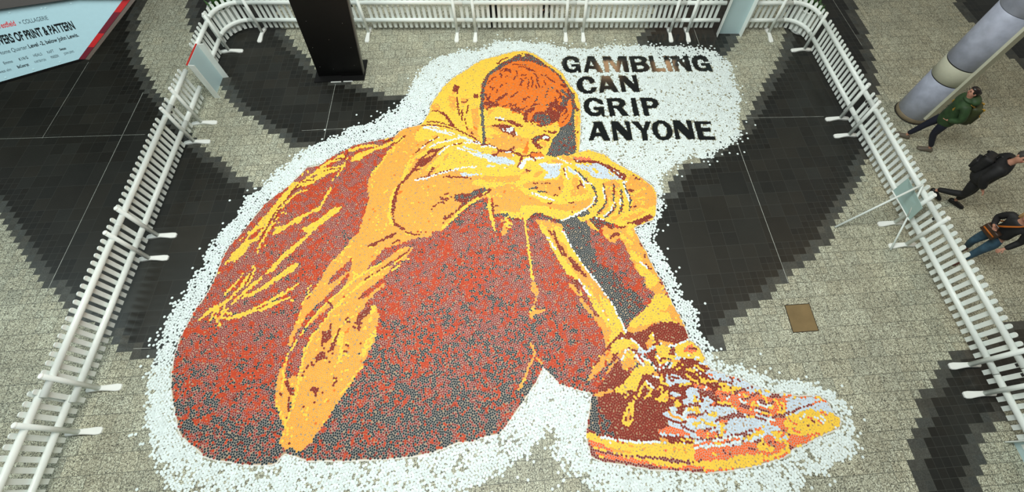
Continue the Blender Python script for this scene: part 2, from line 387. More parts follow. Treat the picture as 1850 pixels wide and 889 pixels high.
# ------------------------------------------------------------------ plant tubs behind the corners
LEAF = mat('leaf', (0.035, 0.10, 0.02), 0.5, noise=0.3, nscale=9)
def tub(loc, label):
    root = empty('plant_tub', (*loc, 0), 0, label, 'plant tub')
    bm = bmesh.new(); lathe(bm, [(0.17,0.0),(0.235,0.01),(0.24,0.03),(0.25,0.35),(0.255,0.62),(0.265,0.63),(0.265,0.66),(0.245,0.66),(0.24,0.60)], 36)
    obj('tub', bm, PLASTIC, root, True)
    bm = bmesh.new(); lathe(bm, [(0.238,0.58),(0.238,0.60)], 30); obj('soil', bm, mat('soil', (0.03,0.02,0.012), .9), root)
    bm = bmesh.new()
    for k in range(110):
        a = random.uniform(0, 6.28); el = random.uniform(0.25, 1.5); ln = random.uniform(.15, .32)
        b0 = Vector((random.uniform(-.12, .12), random.uniform(-.12, .12), .6)); dr = Vector((math.cos(a)*math.cos(el), math.sin(a)*math.cos(el), math.sin(el)))
        s = dr.cross(Vector((0,0,1))).normalized()*random.uniform(.02, .035); tip = b0+dr*ln+Vector((0,0,-.1*ln)); mid = b0+dr*ln*.55
        v = [bm.verts.new(p) for p in (b0, mid-s, tip, mid+s)]; bm.faces.new(v)
    obj('foliage', bm, LEAF, root)
tub((-6.46, 9.50), 'round white tub with a green plant behind the left back corner barrier')
tub((7.08, 8.64), 'round white tub with a green plant behind the right back corner barrier')

# ------------------------------------------------------------------ U-shaped sign stands
def sign_stand(loc, rz, w_, h, label, red=False, fl=0.13):
    root = empty('sign_stand', (*loc, 0), rz, label, 'sign stand')
    bm = bmesh.new(); box(bm, (0, 0, h/2), (w_, 0.02, h), bev=.003); obj('back_panel', bm, BOARD, root)
    for s in (-1, 1):
        bm = bmesh.new(); box(bm, (0, fl/2, 0), (0.014, fl, h), bev=.002)
        f = obj('side_flange', bm, PLASTIC, root); f.location = (s*w_/2, 0, h/2); f.rotation_euler = (0, 0, -s*0.12)
    if red:
        bm = bmesh.new(); box(bm, (0, -0.012, h+.006), (w_+.02, 0.03, 0.014)); obj('top_edge', bm, RED, root)
    return root
sign_stand((-6.28, 7.57), -math.pi/2, 0.58, 0.98, 'folded pale sign stand with a red top edge in the left barrier', True)
sign_stand((5.31, 8.59), math.pi-0.06, 0.54, 1.9, 'tall pale sign stand in the back barrier right of the slogan')
sign_stand((7.02, -0.38), math.pi/2, 0.62, 0.7, 'pale sign stand cut off at the lower right edge of the picture')

# ------------------------------------------------------------------ tall black display panel with its base plate
ax, ay = at(566, 149); bx, by = at(659, 145); cx_, cy_ = at(664, 108)
ang = math.atan2(by-ay, bx-ax); Wb = math.hypot(bx-ax, by-ay)
root = empty('display_panel', ((ax+bx)/2, (ay+by)/2, 0), ang, 'tall black free-standing display panel on a black base plate', 'display panel')
bm = bmesh.new(); box(bm, (0.01, 0.30, 0.012), (Wb-.03, 0.62, 0.024), bev=.004); obj('base_plate', bm, DARKSTEEL, root)
bm = bmesh.new(); box(bm, (0.02, 0.21, 1.62), (0.96, 0.10, 3.2), bev=.004); obj('panel', bm, BLACK, root)
bm = bmesh.new(); box(bm, (0.515, 0.21, 1.62), (0.022, 0.11, 3.2)); obj('edge_trim', bm, EDGE, root)
bm = bmesh.new(); box(bm, (0.27, 0.145, 0.10), (0.46, 0.03, 0.17), bev=.01); obj('socket_box', bm, BLACK, root)
bm = bmesh.new()
for k in range(14):
    x = 0.08+.36*k/13; box(bm, (x, 0.146+random.uniform(-.008, .008), 0.196+random.uniform(-.005, .012)), (0.03, 0.012, 0.005), Euler((random.uniform(-.4,.4),random.uniform(-.4,.4),random.uniform(-1,1))).to_matrix())
obj('tape_strip', bm, mat('clear_tape', (0.35,0.38,0.40), .2), root)
bm = bmesh.new(); box(bm, (-0.06, -0.022, 0.008), (0.22, 0.018, 0.012)); box(bm, (0.20, -0.02, 0.008), (0.20, 0.018, 0.012)); obj('floor_bracket', bm, PLASTIC_TOP, root)
bm = bmesh.new()
for x, z in ((-.36,.42),(.36,.42),(-.36,1.15),(.38,1.1),(-.3,2.0),(.33,1.9),(0,1.4),(-.1,.3)): 
    tube(bm, [(x, .1605, z), (x, .1585, z)], .0035, 8)
obj('screw_heads', bm, PLASTIC_TOP, root)

d__ = (754-PPX)*RT-(586-PPY)*UP+F_PX*fwd; d__ = -d__/d__[2]            # the panel leans back: its edges point along this line
ca_, sa__ = math.cos(-ang), math.sin(-ang); lx, ly = -d__[0]*ca_+d__[1]*sa__, -d__[0]*sa__-d__[1]*ca_
for o in root.children:
    if o.name.split('.')[0] in ('panel', 'edge_trim', 'screw_heads'):
        for v in o.data.vertices: v.co.x += lx*v.co.z; v.co.y += ly*v.co.z
print('LEAN', lx, ly)
# ------------------------------------------------------------------ clad round pillar
BRUSH = mat('brushed_cladding', (0.42, 0.45, 0.55), 0.42, 0.1, noise=0.12, nscale=7)
BEIGE = mat('beige_cladding', (0.52, 0.52, 0.40), 0.45, 0.0, noise=0.03)
KICK = mat('kick_ring', (0.26, 0.21, 0.14), 0.35, 0.2, noise=0.15, nscale=6)
GAP = mat('shadow_gap', (0.006, 0.006, 0.006), 0.6)
PX_, PY_ = 8.53, 5.95
root = empty('clad_pillar', (PX_, PY_, 0), 0, 'round pillar in brushed blue-grey metal with a beige band, beside the right barrier', 'pillar')
def ring(name, r, z0, z1, m):
    bm = bmesh.new(); lathe(bm, [(r-.004, z0), (r, z0+.003), (r, z1-.003), (r-.004, z1)], 72); return obj(name, bm, m, root, True)
R_ = 0.31
ring('floor_ring', R_+.02, 0.0, 0.012, GAP); ring('kick_plate', R_+.006, 0.012, 0.12, KICK); ring('lower_cladding', R_, 0.12, 1.10, BRUSH)
ring('lower_gap', R_-.008, 1.10, 1.125, GAP); ring('beige_band', R_+.002, 1.125, 1.52, BEIGE); ring('upper_gap', R_-.008, 1.52, 1.545, GAP)
ring('middle_cladding', R_, 1.545, 2.75, BRUSH); ring('cladding_joint', R_-.004, 2.75, 2.758, GAP); ring('upper_cladding', R_, 2.758, 5.6, BRUSH)
# flat cover strip down the side facing away from the mosaic
sa_ = math.radians(-76)
bm = bmesh.new(); box(bm, (0, 0, 2.85), (0.20, 0.10, 5.4), bev=.006); st = obj('cover_strip', bm, BEIGE, root)
st.location = ((R_-.015)*math.cos(sa_), (R_-.015)*math.sin(sa_), 0.05); st.rotation_euler = (0, 0, sa_+math.pi/2)

# ------------------------------------------------------------------ glass easel on the right barrier
ROD = mat('pale_rod', (0.70, 0.76, 0.72), 0.35)
GL = mat('pale_glass', (0.34, 0.47, 0.44), 0.15, spec=0.6)
ex, ey = at(1508, 411); fx, fy = at(1608, 452); ap = (*at(1668, 333, 1.02), 1.02)
root = empty('sign_easel', (ap[0], ap[1], 0), 0, 'pale rod easel with a greenish glass pane leaning on the right barrier', 'easel')
def R0(p): return (p[0]-ap[0], p[1]-ap[1], p[2])
bm = bmesh.new(); tube(bm, [R0((ex, ey, 0.012)), R0(ap)], 0.018, 10); obj('leg', bm, ROD, root, True)
bm = bmesh.new(); tube(bm, [R0((fx, fy, 0.012)), R0((*at(1640, 392, .47), .47))], 0.016, 10); tube(bm, [R0((*at(1640, 392, .47), .47)), R0(ap)], .016, 10); obj('leg', bm, ROD, root, True)
pl = [(*at(1613, 345, .46), .46), (*at(1643, 398, .46), .46), (*at(1667, 376, .84), .84), (*at(1641, 322, .84), .84)]
A_, B_, C_, D_ = [Vector(R0(p)) for p in pl]; nn = (B_-A_).cross(D_-A_).normalized()*.006
bm = bmesh.new(); vs = [bm.verts.new(p+s*nn) for s in (-1, 1) for p in (A_, B_, C_, D_)]
for f in ((0,1,2,3),(7,6,5,4),(0,4,5,1),(1,5,6,2),(2,6,7,3),(3,7,4,0)): bm.faces.new([vs[k] for k in f])
obj('glass_pane', bm, GL, root)
bm = bmesh.new(); tube(bm, [A_, B_], .014, 8); tube(bm, [A_+Vector((-.03,0,.02)), A_+(B_-A_)*.45+Vector((-.03,0,.02))], .008, 8); obj('tray', bm, PLASTIC_TOP, root)

# ------------------------------------------------------------------ large hoarding with printed text, upper left
SIGN = mat('hoarding_print', (0.25, 0.39, 0.44), 0.55, spec=.2, noise=0.02)
D0 = 5.2
def on_plane(x, y):
    d = (x-PPX)*RT - (y-PPY)*UP + F_PX*fwd
    n_ = HN; t = ((HP-np.array([0,0,CAM_H]))@n_)/(d@n_)
    return np.array([0,0,CAM_H]) + d*t
d_ = (60-PPX)*RT-(70-PPY)*UP+F_PX*fwd; d_ /= np.linalg.norm(d_)
HP = np.array([0,0,CAM_H]) + d_*8.2; HN = -d_*0.8+np.array([0.10,-0.25,0.18]); HN /= np.linalg.norm(HN)
u_ = on_plane(137, 46)-on_plane(20, 77); u_ /= np.linalg.norm(u_); v_ = np.cross(HN, u_)
O_ = on_plane(143, 107)
def loc2(x, y):
    p = on_plane(x, y)-O_; return (float(p@u_), float(p@v_))
root = empty('hoarding', tuple(O_), 0, 'large pale blue advertising hoarding with black text and a red edge, upper left', 'hoarding')
root.rotation_euler = Matrix(((u_[0],v_[0],HN[0]),(u_[1],v_[1],HN[1]),(u_[2],v_[2],HN[2]))).to_euler()
face = [loc2(*p) for p in ((-60,166),(0,148),(142.5,107),(228,-3),(262,-48),(-60,-48))]
bm = bmesh.new(); prism(bm, face, -0.10, 0.0); obj('board', bm, SIGN, root)
def pl(name, pts, m, z0=0.001, z1=0.003):
    bm = bmesh.new(); prism(bm, [loc2(*p) for p in pts], z0, z1); return obj(name, bm, m, root)
DRED = mat('dark_red', (0.085, 0.004, 0.012), .4, spec=.2); BR = mat('bright_red', (0.30, 0.008, 0.01), .4, spec=.2)
seg_ = [(143,107),(152,107),(168,85),(159,85)]
def lerp(a, b, t): return (a[0]+(b[0]-a[0])*t, a[1]+(b[1]-a[1])*t)
e0, e1, i0_, i1_ = (153,107), (258,-30), (142,107), (244,-30)
for k, (t0, t1, m_) in enumerate(((0,.16,DRED),(.16,.34,BR),(.34,.62,DRED),(.62,1,BR))):
    pl('edge_stripe', [lerp(i0_, i1_, t0), lerp(e0, e1, t0), lerp(e0, e1, t1), lerp(i0_, i1_, t1)], m_, -0.02, 0.004)
pl('side_trim', [(153,107),(161,108),(266,-28),(258,-30)], mat('trim_brown', (0.06,0.045,0.035), .4), -0.10, -0.002)
pl('top_capping', [(-60,-48),(262,-48),(228,-3),(140,-3),(0,17),(-60,24)], mat('capping', (0.02,0.018,0.016), .4), 0.0, 0.05)
INK = mat('ink_black', (0.006, 0.008, 0.009), .8, spec=.05); INKR = mat('ink_red', (0.42, 0.012, 0.015), .6, spec=.1); INKG = mat('ink_grey', (0.035, 0.055, 0.065), .8, spec=.05)
def text(s, left, right, hpx, m, wide=None, bold=0.0, shear=0.0):
    """one line of print: baseline from `left` to `right` in photo px, cap height hpx"""
    a = loc2(*left); b = loc2(*right)
    cu = bpy.data.curves.new('print', 'FONT'); cu.body = s; cu.size = 1.0; cu.offset = bold; cu.shear = shear
    t = bpy.data.objects.new('tmp', cu); C.objects.link(t); bpy.context.view_layer.update()
    me = bpy.data.meshes.new_from_object(t.evaluated_get(bpy.context.evaluated_depsgraph_get())); bpy.data.objects.remove(t)
    co = np.array([v.co for v in me.vertices]); xm, xM = co[:,0].min(), co[:,0].max(); W_ = math.hypot(b[0]-a[0], b[1]-a[1]); an = math.atan2(b[1]-a[1], b[0]-a[0])
    top_ = loc2(left[0], left[1]-hpx); H_ = math.hypot(top_[0]-a[0], top_[1]-a[1])
    sxx = W_/(xM-xm); syy = H_/0.72
    X = (co[:,0]-xm)*sxx; Y = co[:,1]*syy
    co2 = np.stack([a[0]+X*math.cos(an)-Y*math.sin(an), a[1]+X*math.sin(an)+Y*math.cos(an), np.full(len(X), 0.0016)], -1)
    me.vertices.foreach_set('co', co2.astype('f').ravel()); me.update()
    return link_mesh('printed_line', me, m, root)
text('Westfield', (-6, 52.5), (29.5, 45.8), 9.5, INKR, bold=.014)
text('x', (35, 42.8), (39, 42), 5, INKG)
text('COLLAGERIE', (43, 43.5), (88, 35.3), 7.5, INKG)
text('LOVERS OF PRINT & PATTERN', (-12, 83.6), (137, 52), 15.5, INK, bold=.035)
text('Home Quarter.', (-1, 99.7), (52, 87.3), 7, INKG); text('Level -2, below John Lewis.', (53.5, 87), (143, 65.5), 7, INK, bold=.02)
text('Emmo', (8, 116.5), (24, 112.5), 5, INKG, bold=.01); text('K I N G', (36, 109.7), (51.5, 105.7), 5, INK, bold=.02); text('HEALS', (62, 103), (77, 99.3), 5, INKG); text('RAFT', (87, 97), (98.5, 94), 5, INKG); text('Swoon', (109, 91.5), (120, 89), 4.5, INK, bold=.03)
text('west elm', (0, 132.5), (21.5, 127), 5, INKG); text('BoConcept', (33, 123.5), (53, 118.2), 5, INK, bold=.03); text('KARTENTON', (64, 114), (84, 109.3), 4, INKG); text('MAISON', (93.5, 106), (107, 102.6), 5, INK); text('JOHN LEWIS', (116.5, 99), (134.5, 94.5), 4, INKG)
bm = bmesh.new()
for p in ((75,15),(128,6),(82,14),(10,140),(17,23),(60,125),(108,112)):
    q = loc2(*p); tube(bm, [(q[0], q[1], 0), (q[0], q[1], 0.004)], .009, 10)
obj('fixing', bm, mat('fixing_blue', (0.32, 0.48, 0.52), .5), root)
# dark plinth added to hold up the hoarding; its black stands in for shadow
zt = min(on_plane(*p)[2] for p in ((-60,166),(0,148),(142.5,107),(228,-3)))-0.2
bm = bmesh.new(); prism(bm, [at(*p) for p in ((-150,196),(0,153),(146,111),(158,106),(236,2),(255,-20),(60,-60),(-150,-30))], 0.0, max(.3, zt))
pz = obj('shade_plinth', bm, mat('shade_black', (0.008,0.008,0.008), .5), root); bpy.context.view_layer.update(); pz.matrix_parent_inverse = root.matrix_world.inverted()
print('HOARDING z', [round(float(on_plane(*p)[2]), 2) for p in ((-60,166),(142.5,107),(228,-3),(-60,-48))])

ART = """
@ 0 0 1
M 947,92 964,97 977,105 990,114 1003,122 1016,132 1025,147 1035,160 1043,171 1046,181 1048,190 1049,217 1048,243 1046,276 1050,275 1062,271 1077,275 1094,280 1105,291 1118,298 1137,308 1154,317 1167,327 1179,337 1185,347 1186,360 1184,390 1178,398 1168,402 1156,407 1144,413 1152,427 1165,450 1175,472 1187,496 1196,507 1202,522 1208,533 1213,547 1228,571 1236,588 1242,604 1245,614 1262,624 1272,644 1278,660 1283,667 1300,673 1318,680 1340,684 1353,694 1374,702 1388,706 1396,712 1414,710 1425,713 1443,716 1469,715 1480,715 1487,721 1497,730 1502,742 1508,750 1517,755 1518,765 1514,775 1497,781 1480,789 1466,796 1449,805 1431,812 1427,819 1413,827 1391,834 1363,842 1338,847 1311,851 1270,855 1229,850 1180,849 1132,840 1091,835 1068,825 1065,811 1061,798 1060,785 1062,761 1066,740 1068,718 1070,712 1062,708 1050,706 1032,700 1012,694 999,681 981,663 976,675 968,692 958,705 945,725 932,744 915,768 901,784 870,790 853,798 828,799 811,806 785,816 750,824 700,829 650,831 620,833 590,832 560,833 545,829 530,823 515,820 507,826 500,836 490,840 460,840 437,839 415,834 395,832 370,825 357,812 340,799 326,785 321,768 317,745 311,715 310,695 311,670 315,645 322,625 325,612 340,585 352,562 361,550 377,527 390,499 394,488 408,455 418,441 429,430 446,410 461,390 478,370 494,356 511,345 523,335 532,326 540,318 555,303 580,298 592,288 609,278 622,273 635,265 650,260 690,252 712,247 722,238 735,231 750,228 762,225 770,212 776,203 778,190 783,182 792,170 800,158 818,141 840,128 856,117 872,108 900,101 925,94
Y 755,236 765,150 850,85 940,70 1070,100 1090,180 1070,262 1230,290 1230,400 1150,430 1000,330 900,330 800,300 740,250
B 1230,600 1300,630 1420,670 1530,720 1560,790 1400,870 1200,860 1190,800 1200,700
Y 1040,775 1100,800 1300,812 1400,800 1540,740 1570,790 1400,870 1040,870
@ 690 80 7.708
Y 680,810 800,680 920,520 1010,440 1180,340 1350,270 1500,210 1700,165 1850,120 1990,92 2110,130 2330,270 2500,410 2620,600 2730,790 2790,1000 2760,1300 2740,1500 2600,1560 2500,1200 1395,1400 1250,1300 1050,1200 960,1140 540,1130 640,960 665,860
O 690,850 770,830 810,880 780,930 700,900
O:30 990,690 1020,640
O 930,720 1000,730 1050,800 1000,830 940,790
O 1090,760 1160,750 1200,800 1130,850
O 1370,560 1400,540 1390,600 1360,620
m:32 1020,580 1060,590 1050,640 1000,600
m:22 995,600 1000,650 1050,660 1060,690
m:20 1050,740 1040,780 1060,820 1050,870 1070,920 1080,980
m:20 1190,770 1180,810 1120,800
m:30 1290,710 1330,710 1320,740 1290,735
m:20 1610,275 1650,230 1700,205 1750,190
m:12 1600,270 1640,280
@ 690 185 7.708
O 690,40 790,30 820,80 800,120 720,110
O 930,20 1000,10 1040,60 1010,130 940,60
O 1240,100 1340,80 1360,250 1330,500 1300,480 1270,300
O 1180,380 1260,360 1330,440 1390,540 1330,520 1200,430
m:14 690,120 760,120 820,130
m:34 810,135 870,170 920,230 970,300 1000,330
m:22 1110,110 1120,150 1110,200 1120,240
m:16 1180,170 1195,100 1195,50
m:14 1150,220 1160,290 1165,300
m:16 1180,340 1190,380
m:14 1240,410 1260,440 1290,460
m:18 620,275 720,270 800,285 900,310 990,335
m:18 520,355 560,330 640,315 780,325
m:14 790,325 880,340 990,375
m:20 1000,340 1060,390 1150,430 1270,490 1340,540 1380,580
@ 860 80 7.708
H 95,900 90,620 140,500 210,400 310,340 390,280 470,220 620,190 770,205 900,260 1030,320 1130,390 1215,500 1300,620 1350,740 1360,1050 1340,1180 1280,1240 1200,1260 1150,1230 1100,1180 500,1000 130,900
k 55,900 60,700 80,560 130,450 220,360 320,290 420,230 520,180 600,140 690,125 780,150 880,210 960,280 1080,350 1180,440 1250,540 1320,640 1350,700 1380,800 1350,900 1330,800 1300,720 1280,620 1200,520 1100,400 1000,330 880,290 760,240 600,230 520,245 450,270 380,320 300,370 200,430 150,520 120,620 115,760 110,900
Y 615,140 670,135 680,160 640,180
m:18 330,380 380,350 430,340 480,350
m:30 400,370 450,360 480,390
m:26 320,430 340,410 350,460
m:16 500,280 600,285 700,290
m:18 600,310 680,320 740,340 820,380
m:34 720,345 770,360
m:18 560,370 570,430 530,490
m:24 640,430 690,430
m:22 620,480 650,510 620,570
m:20 690,470 740,500 730,570 720,620
m:20 770,460 790,520 780,600
m:18 830,480 860,500 850,540 890,600
m:18 830,570 835,610
m:12 800,400 840,440 860,470
m:16 170,540 230,480 290,440
m:22 340,600 360,570
m:18 290,640 290,670
m:26 200,600 240,610 230,630
m:20 410,460 430,440
m:16 410,540 420,545
m:40 280,790 340,750 430,690
m:24 490,740 530,710 570,670
m:24 650,770 740,735
m:16 640,800 700,760
m:16 200,700 190,760 180,780
m:26 130,700 170,780 260,850
m:16 900,430 960,440 980,430
m:16 980,460 1040,500 1100,530
m:16 940,510 980,570
k:14 1000,620 1010,650 980,670
m:16 930,590 920,610
k:14 1060,600 1070,640
m:40 1190,570 1240,590
m:24 1280,640 1310,700
k:40 1200,650 1260,700 1290,760
k:60 1200,740 1260,780 1200,830
m:24 1130,650 1180,700 1150,760
k:14 980,700 960,740
k:14 860,720 840,780 820,800
m:20 1110,740 1100,790
k:50 1000,860 1100,880 1240,850
m:50 1120,800 1040,840
k:24 1350,700 1360,760 1350,880
m:20 1340,690 1370,690
@ 860 185 7.708
m:60 140,20 200,20 290,40
m:40 160,100 210,60
m:18 330,70 420,40 480,20
m:22 480,50 560,30
m:30 470,120 540,100 620,150
m:40 500,90 600,100
m:20 560,60 640,110 700,60
m:50 700,130 680,200 700,280
m:50 700,130 790,90 760,120
m:20 620,150 680,170
m:20 820,40 880,30
m:24 760,60 830,20
m:20 740,250 790,310
m 790,180 850,130 950,130 1000,60 1100,20 1250,60 1290,120 1250,160 1180,200 1150,270 1020,290 1010,330 920,330 880,280 820,280 760,280
k 790,200 850,170 960,170 1030,190 1040,270 1010,320 930,330 880,290 800,270
H:26 1000,60 940,110
H:24 1080,90 1120,110
H:22 1250,100 1180,180
O:20 990,165 1000,170
H 1160,280 1230,180 1300,140 1330,180 1330,230 1230,340 1180,350
m:14 1200,290 1250,220 1290,180
Y 140,150 180,90 300,60 420,80 480,90 500,150 600,160 640,150 680,290 740,280 790,320 850,340 920,330 1010,330 1130,265 1160,330 1160,400 1120,450 1070,490 1050,570 1010,640 980,740 900,760 760,740 740,690 700,740 640,740 500,700 320,700 150,600 140,500 130,400
O 130,330 230,320 330,340 420,360 500,440 560,420 620,480 740,510 730,620 700,740 640,740 560,700 500,690 480,660 330,690 280,640 180,600 145,580 150,490 250,500 230,460 150,450
Y 130,340 250,370 340,430 330,450 200,450 250,490 200,500 140,440
Y 550,640 640,640 690,680 650,720 540,690
O 170,110 260,90 220,150 150,220
m:30 860,310 900,330
m 255,235 350,235 420,250 500,250 560,285 620,310 690,340 620,345 540,330 480,290 420,265 330,260
W 265,215 330,205 430,235 380,245 300,235
m 220,325 290,305 400,305 470,325 530,350 545,400 580,440 540,470 520,500 510,480 530,460 480,450 430,430 370,415 330,380 310,350 260,345
W 425,370 470,350 520,355 525,390 470,420 420,415
W:14 370,370 385,400 400,395
W:12 560,420 565,450
m 910,400 980,395 1060,410 1110,400 1130,420 1100,440 1030,440 990,410
m 770,520 790,490 860,460 950,445 1020,460 1040,500 1010,540 960,530 910,510 860,540 850,560 880,590 930,630 910,645 870,660 820,610 790,570
k 790,500 850,480 900,470 890,500 850,520 800,560
W 915,500 960,465 1010,475 1005,505 950,515
O 880,560 950,540 1000,570 960,620
m 750,685 820,690 900,700 930,740 880,735 860,720 800,750 755,740
O:20 880,650 880,700
H 700,600 720,520 740,560 720,700 690,720 650,700
m:30 490,650 530,630
K 1160,370 1240,330 1310,240 1350,60 1400,60 1420,110 1370,200 1380,400 1390,560 1400,640 1380,700 1320,740 1180,740 1100,760 980,740 1010,660 1060,540 1080,490 1150,430
k:50 1360,20 1380,110
k:60 1370,420 1300,520
k:60 1300,660 1360,640
k:50 1200,560 1250,600
Y 1390,0 1440,0 1470,200 1450,450 1440,700 1390,700 1410,600 1390,500 1370,200
O 1380,160 1430,200 1420,300 1400,350 1380,300
O:30 1400,480 1400,600
k:40 1360,40 1410,110
m:18 1410,400 1420,430
K:36 75,0 95,300 110,420 115,590
m:20 130,470 130,590
@ 900 260 6.13
Y 0,100 120,90 250,130 300,150 480,150 560,135 640,150 700,180 800,210 840,130 860,80 900,95 1000,80 1080,85 1200,130 1340,200 1450,235 1560,290 1640,350 1710,410 1750,470 1755,560 1760,680 1740,760 1700,810 1640,870 1560,900 1100,840 720,850 560,850 440,770 340,850 120,770 0,760
O 980,90 1010,70 1020,90
m:24 0,70 60,80 150,85 260,130 250,180 215,270
m:14 260,130 340,130 400,160 420,190
H 350,110 480,100 520,140 480,150 380,140
W 210,300 240,230 280,180 330,150 380,160 400,190 350,180 310,200 280,260 240,300
W 0,110 60,100 130,80 160,110 110,130 30,150
B 0,160 60,190 180,210 200,225 120,235 0,225
B 450,220 520,210 580,240 660,220 700,240 680,290 690,330 640,370 590,385 490,385 530,340 560,320 500,280
B:26 560,250 540,290
W:16 500,215 600,235 700,225
W:20 420,160 490,155
W:16 650,155 720,185 800,225
B 770,250 820,290 860,330 850,350 800,320 770,290
W:16 735,270 750,330 770,390
m:14 725,265 740,340
O 700,180 560,170 640,200
O 590,170 680,180 720,210 650,220 600,200
O 400,330 470,300 500,310 430,380 390,370
O 250,330 320,290 360,310 330,330
m:26 310,290 345,300
O 280,440 400,410 560,400 660,400 700,350 730,380 720,480 690,560 600,580 480,540 360,500 290,480
m:14 390,440 450,440
m:12 480,435 570,435
m:18 340,500 430,490
k:14 350,500 430,480
k:14 440,530 560,535
m:16 600,565 650,575
m:14 680,470 690,510
m:14 820,500 825,530
O 830,380 880,370 890,430 960,500 1000,520 980,550 900,570 810,590 800,520 840,490 820,430
m:24 880,490 900,460
m:18 905,410 950,480
W:18 950,430 960,490
O 0,480 150,490 250,520 300,560 400,590 470,640 600,660 700,680 850,640 960,620 1020,600 1040,620 1010,680 940,720 860,740 740,740 620,720 520,690 400,700 330,760 200,740 0,740
O 560,700 640,740 700,780 620,780
Y 200,690 420,680 560,720 680,740 800,760 700,830 560,840 400,760 330,840 200,760
W:20 370,545 450,570 560,610 620,620
m:16 540,655 590,660
m:14 490,630 500,635
m:16 780,655 830,655
m:16 820,765 830,760
B 820,225 900,225 1000,230 1080,215 1160,240 1230,290 1320,360 1380,400 1290,400 1200,385 1110,390 1040,360 1000,310 920,280
Y:36 1060,280 1090,310
Y:20 950,230 985,245
Y:20 1220,310 1270,350
m 840,170 900,165 1000,175 1100,190 1170,220 1250,250 1330,290 1390,330 1430,370 1420,400 1380,410 1350,380 1290,330 1220,280 1150,240 1080,210 980,210 850,210
W:12 1240,270 1310,310 1370,375
W:14 870,190 880,195
m:16 1240,270 1300,330 1370,390
F 840,150 920,150 1040,160 1030,180 930,185 850,170
O 680,120 780,130 840,180 800,200 740,190
Y 830,110 880,130 880,70 860,0 880,0 900,60
O:14 780,100 850,160
O 1420,350 1500,350 1560,390 1640,430 1700,480 1740,560 1750,620 1740,680 1640,730 1580,700 1500,740 1450,740 1480,680 1500,630 1440,580 1420,500 1410,430
Y:26 1470,560 1560,520 1620,490
Y:24 1530,610 1620,590
Y:20 1560,520 1620,500
m:22 1530,380 1560,400
m:14 1490,340 1500,355
m:26 1440,510 1490,520
m:14 1460,700 1520,690
W:28 1380,430 1440,400
W:20 1390,440 1410,510 1430,570 1460,630
K:14 1395,450 1430,520 1470,620 1450,730
O 1150,440 1220,410 1290,400 1330,440 1350,460 1320,500 1280,480 1200,470 1160,470
O 1200,470 1260,520 1270,620 1220,700 1150,780 1110,780 1180,680
O 1290,500 1340,560 1350,640 1290,760 1230,800 1300,680
Y:30 1230,600 1240,660
Y:26 1320,600 1320,680
k:20 850,285 900,330 950,380 1010,430 1050,480 1080,540 1090,600 1080,660 1030,720 970,760 880,790
W:18 850,300 920,370 960,430 1030,450
W:20 1070,590 1060,640 1000,700 920,750 820,800 710,850
K:44 1000,740 940,790 900,800
k:22 1160,450 1180,520 1190,590 1200,650 1150,720 1090,790
W:12 1160,490 1170,560 1180,610
k:22 1280,455 1280,560 1285,650 1300,700 1240,760 1180,830
W:16 1290,660 1250,730 1170,800
k:22 1360,510 1370,600 1380,680 1340,770
W:12 1350,620 1340,700
Y 1000,720 1080,690 1060,760 940,830
O 1230,820 1340,780 1400,730 1330,830 1240,850
O 1380,820 1600,740 1640,760 1500,840 1380,850
m 1640,800 1720,780 1700,820 1600,860 1500,889 1400,889 1480,860
Y 1380,410 1440,420 1430,360 1500,340
K 0,770 60,765 110,780 120,820 60,790 0,800
k:24 130,820 250,850
k:36 340,840 390,795 440,780 520,800 600,840 700,860
@ 640 270 6.13
O 430,0 700,0 850,0 1000,0 1100,60 1300,200 1500,300 1560,430 1480,470 1420,510 1300,590 1180,690 1080,790 1000,880 960,910 540,910 300,1130 0,1500 -220,1760 -300,1950 -180,1760 -60,1400 30,1000 100,750 140,620 160,560 150,460 155,340 190,290 300,160
Y:24 190,280 300,150 380,60 440,0
Y 620,120 700,60 850,-30 960,-60 1200,-20 1350,80 1500,190 1839,200 1839,420 1500,440 1300,390 1320,350 1400,300 1300,280 1100,230 900,250 780,240 840,160 960,60 860,60
Y:34 620,100 520,380 450,450 410,560 400,660 380,730 430,830
Y:22 660,110 600,220 540,330
m 720,110 760,70 880,20 960,-20 900,60 830,130 770,190 730,170 700,200 640,280 560,350 510,410 480,470 465,560 450,680 440,760 450,810 520,850 600,889 540,895 450,850 430,790 410,680 420,580 450,480 480,410 540,340 600,270 660,200
O 760,90 850,30 870,40 800,100
m:22 880,200 850,240 830,280
m:22 695,230 715,220
O:20 960,150 880,240
O:36 1000,80 1020,60
m:10 705,325 870,285 1000,240 1100,225
W:18 670,345 800,320 940,270 1060,240 1200,200 1340,195
B 1130,250 1200,260 1300,270 1430,268 1300,300 1200,295
B 1310,30 1400,50 1500,50 1530,70 1560,50 1620,30 1700,30 1780,60 1740,90 1780,160 1700,170 1600,160 1540,150 1470,110 1330,80
Y:30 1640,60 1760,110
B:24 1480,185 1550,190
W:14 1660,210 1670,210
O:60 1720,70 1560,40
m:20 1600,40 1545,65
m:16 985,305 1050,295 1070,310 1110,300 1200,310 1285,320
m:16 1010,290 1050,310
O 1320,340 1450,290 1600,300 1839,290 1839,340 1700,370 1500,360 1400,330
O:14 1500,350 1839,340
O 1300,420 1500,420 1560,430 1700,380 1839,410 1839,440 1700,440 1580,470 1500,500 1540,560 1530,640 1560,720 1640,700 1700,680 1839,700 1839,470 1300,560
O 1540,480 1839,440 1839,700 1700,690 1570,720 1540,640 1540,560 1480,500
m:18 880,630 930,590 960,580 1000,600
m:28 960,540 1000,560 1030,550
m:18 1000,500 1040,490
m:14 1060,520 1070,530
m:14 845,670 855,660
